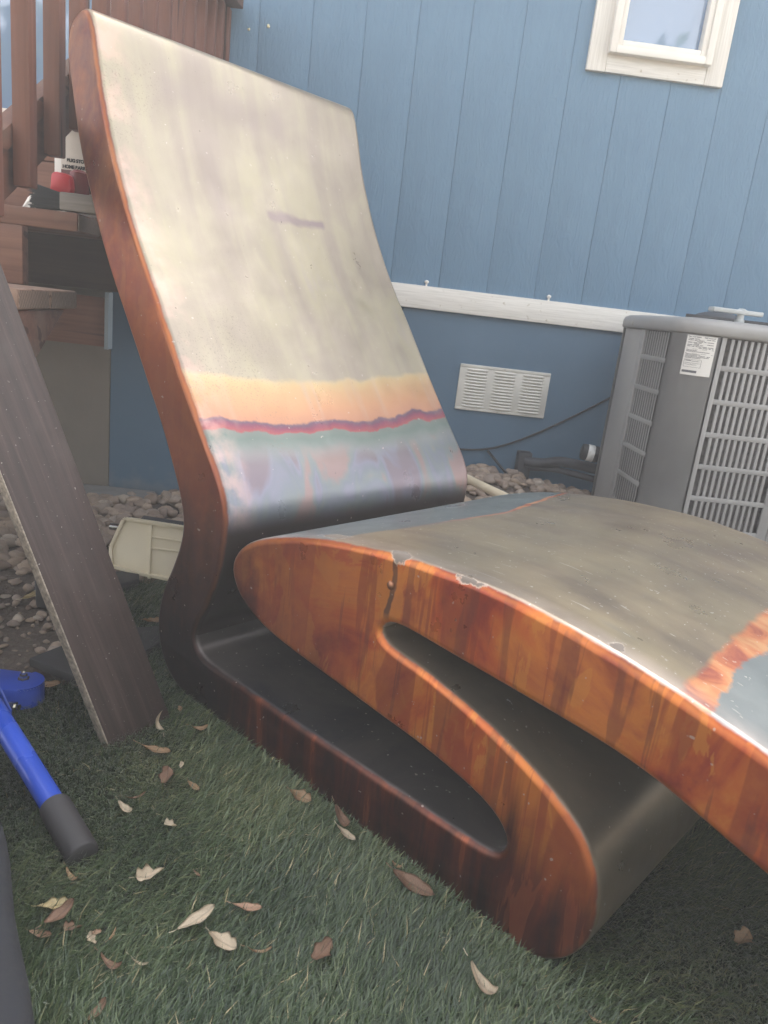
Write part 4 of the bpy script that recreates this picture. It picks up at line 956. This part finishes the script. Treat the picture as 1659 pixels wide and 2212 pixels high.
LEAF = [(c4(690, 215), 'pale', 3, 112, 95, .03), (c4(680, 335), 'tan', 0, 135, -12, .012), (c4(740, 450), 'brown', 2, 105, 80, .02), (c4(858, 495), 'tan', 0, 75, -40, .012), (c4(555, 595), 'pale', 1, 92, -35, .015), (c4(755, 668), 'pale', 4, 60, -20, .012),
 (c4(805, 400), 'pale', 2, 38, 85, .012), (c4(798, 150), 'tan', 2, 36, 110, .012), (c4(880, 240), 'tan', 3, 80, 5, .015), (c4(1330, 540), 'tan', 2, 100, -25, .015), (c4(1520, 650), 'brown', 3, 150, -55, .02), (c4(1528, 705), 'pale', 0, 100, -35, .022), (c4(315, 900), 'tan', 3, 100, -45, .012),
 (c4(665, 890), 'pale', 4, 115, 15, .018), (c4(235, 1025), 'yellow', 2, 115, 10, .014), (c4(262, 1065), 'brown', 1, 150, 35, .03), (c4(180, 1148), 'pink', 0, 98, -15, .012), (c4(320, 1125), 'brown', 4, 75, 10, .012), (c4(425, 1140), 'pink', 2, 42, 5, .012), (c4(405, 1175), 'pale', 4, 62, -50, .012), (c4(495, 1160), 'tan', 5, 80, 60, .012),
 (c4(870, 1085), 'pale', 0, 165, 28, .018), (c4(1092, 1032), 'pink', 0, 120, -8, .014), (c4(985, 1185), 'pale', 2, 135, -32, .018), (c4(1425, 1225), 'brown', 2, 125, 50, .02), (c4(1148, 1228), 'tan', 5, 110, -5, .012), (c4(615, 1280), 'pale', 5, 100, -28, .012), (c4(490, 1290), 'brown', 3, 135, -30, .012),
 (c4(430, 1495), 'brown', 1, 115, 48, .012), (c4(600, 545), 'brown', 5, 90, 5, .012), (c4(870, 880), 'brown', 0, 42, -45, .012), (c8(160, 1098), 'brown', 0, 185, -30, .022), (c8(460, 1530), 'pale', 3, 200, -52, .022), (c8(1555, 1330), 'tan', 2, 120, 55, .016), (c8(90, 1020), 'tan', 1, 60, -40, .016), (c8(925, 1672), 'tan', 1, 60, -35, .012), ((327, 1343), 'tan', 2, 70, 5, .012), ((100, 1481), 'tan', 0, 100, 5, .012), ((66, 1290), 'yellow', 0, 100, 25, .0)]
NEAR = ['on the turf']
def leaves():
    LL = []
    names = ['flat', 'curled', 'broad', 'arched', 'ragged', 'thin rolled']; cnt = {}
    for (uv, col, v, Lc, ang, z) in LEAF: cnt[(col, v)] = cnt.get((col, v), 0)+1
    for i, (uv, col, v, Lc, ang, z) in enumerate(LEAF):
        z += .007; p = gnd(uv[0], uv[1], z); dist = (p-Vector((0, 0, EYE))).dot(fw)
        k = .4883 if i < 31 else .5
        L = Lc*k/F*dist*1.18
        a = R(ang); q = gnd(uv[0]+20*math.cos(a), uv[1]-20*math.sin(a), z); h = math.atan2(q.y-p.y, q.x-p.x)
        me = LV[v].copy(); me.materials.append(LM[col]); o = link('fallen_leaf', me)
        o.location = p; o.rotation_euler = (random.uniform(-.25, .25), random.uniform(-.15, .15), h); o.scale = (L, L, L)
        if i == 0: o.rotation_euler = (R(50), R(-25), h)
        col_w = {'pale': 'pale', 'tan': 'tan', 'pink': 'pinkish', 'brown': 'brown', 'yellow': 'yellowish'}[col]
        place = {0: 'on the turf against the foot of the plank', 1: 'on the turf just below the foot of the plank', 9: 'on the turf beside the chair base', 10: 'touching the side of the chair base', 11: 'beside the chair base, next to a brown one', 14: 'on the turf, partly under a brown one', 15: 'lying over the yellowish one', 31: 'leaning at the bottom edge of the chair base', 36: 'on the strip of turf behind the plank', 37: 'beside the blue bracket', 38: 'lying on bare soil by the gravel', 33: 'on the turf under the chair seat'}.get(i)
        o['label'] = f'{names[v]} {col_w} dry leaf ' + (place or 'lying on the open turf'); o['category'] = 'leaf'; o['group'] = 'fallen leaves'; LL.append((o['label'], L, o))
    for lb in {l for l, _, _ in LL}:
        q = sorted([(L, o.name) for l, L, o in LL if l == lb])
        if len(q) > 1:
            for (L, nm), w in zip(q, ['small', 'large'] if len(q) == 2 else ['small', 'mid-sized', 'large', 'largest']): bpy.data.objects[nm]['label'] = w+' '+lb
leaves()

# ------------------------------------------------------------------ trees behind the camera, seen only mirrored in the glass and metal
def tree(x, y, h, seed):
    r = random.Random(seed); root = tag(empty('tree', (x, y, -.16)), 'leafy green tree standing across the yard opposite the house', 'tree', 'trees across the yard')
    BARK = bpy.data.materials.get('bark') or painted('bark', (.09, .065, .05), .9, .3, 30, .6)
    LF = bpy.data.materials.get('tree foliage') or painted('tree foliage', (.085, .12, .04), .6, .35, 6, 0)
    bm = bmesh.new(); bm_tube(bm, [(0, 0, 0), (.05, .03, h*.3), (.1, -.05, h*.55), (.05, 0, h*.8)], [.16, .13, .09, .04], 9)
    for k in range(6): a = r.uniform(0, 6.3); b0 = h*r.uniform(.3, .6); bm_tube(bm, [(.05, 0, b0), (math.cos(a)*.7, math.sin(a)*.7, b0+h*.15), (math.cos(a)*1.2, math.sin(a)*1.2, b0+h*.3)], [.06, .04, .02], 6)
    finish(bm, 'trunk', BARK, root, True)
    V, Fc = [], []
    cl = [(r.gauss(0, .85), r.gauss(0, .85), h*r.uniform(.22, .95), r.uniform(.35, .75)) for _ in range(60)]
    for cx, cy, cz, cr_ in cl:
        for _ in range(60):
            d = Vector((r.gauss(0, 1), r.gauss(0, 1), r.gauss(0, .8))).normalized()*cr_*r.uniform(.5, 1); p = Vector((cx, cy, cz))+d
            u = Vector((r.gauss(0, 1), r.gauss(0, 1), r.gauss(0, 1))).normalized(); w = u.orthogonal().normalized(); s_ = r.uniform(.14, .26); n0 = len(V)
            V += [tuple(p-u*s_), tuple(p+w*s_*.5), tuple(p+u*s_), tuple(p-w*s_*.5)]; Fc.append((n0, n0+1, n0+2, n0+3))
    me = bpy.data.meshes.new('crown'); me.from_pydata(V, [], Fc); link('crown', me, LF, root)
for i in range(9): tree(-9+i*2.4+random.uniform(-.4, .4), -9.5+random.uniform(-.8, .8), random.uniform(5.0, 6.1), 40+i)

# ------------------------------------------------------------------ haze volume added to imitate the lens-flare veil
VEIL_HAZE = 0.020
hb = bpy.data.materials.new('added veil haze'); hb.use_nodes = True; ht = hb.node_tree; ht.nodes.remove(ht.nodes['Principled BSDF'])
pv_ = ht.nodes.new('ShaderNodeVolumePrincipled'); pv_.inputs['Color'].default_value = (.92, .95, 1, 1); pv_.inputs['Density'].default_value = VEIL_HAZE; pv_.inputs['Anisotropy'].default_value = 0.2
ht.links.new(pv_.outputs[0], ht.nodes['Material Output'].inputs['Volume'])
tag(box('added_haze', (-62, -62, -1.6), (62, 62, 7.2), hb), 'thin pale haze added to imitate the lens-flare veil', None, None, 'stuff')
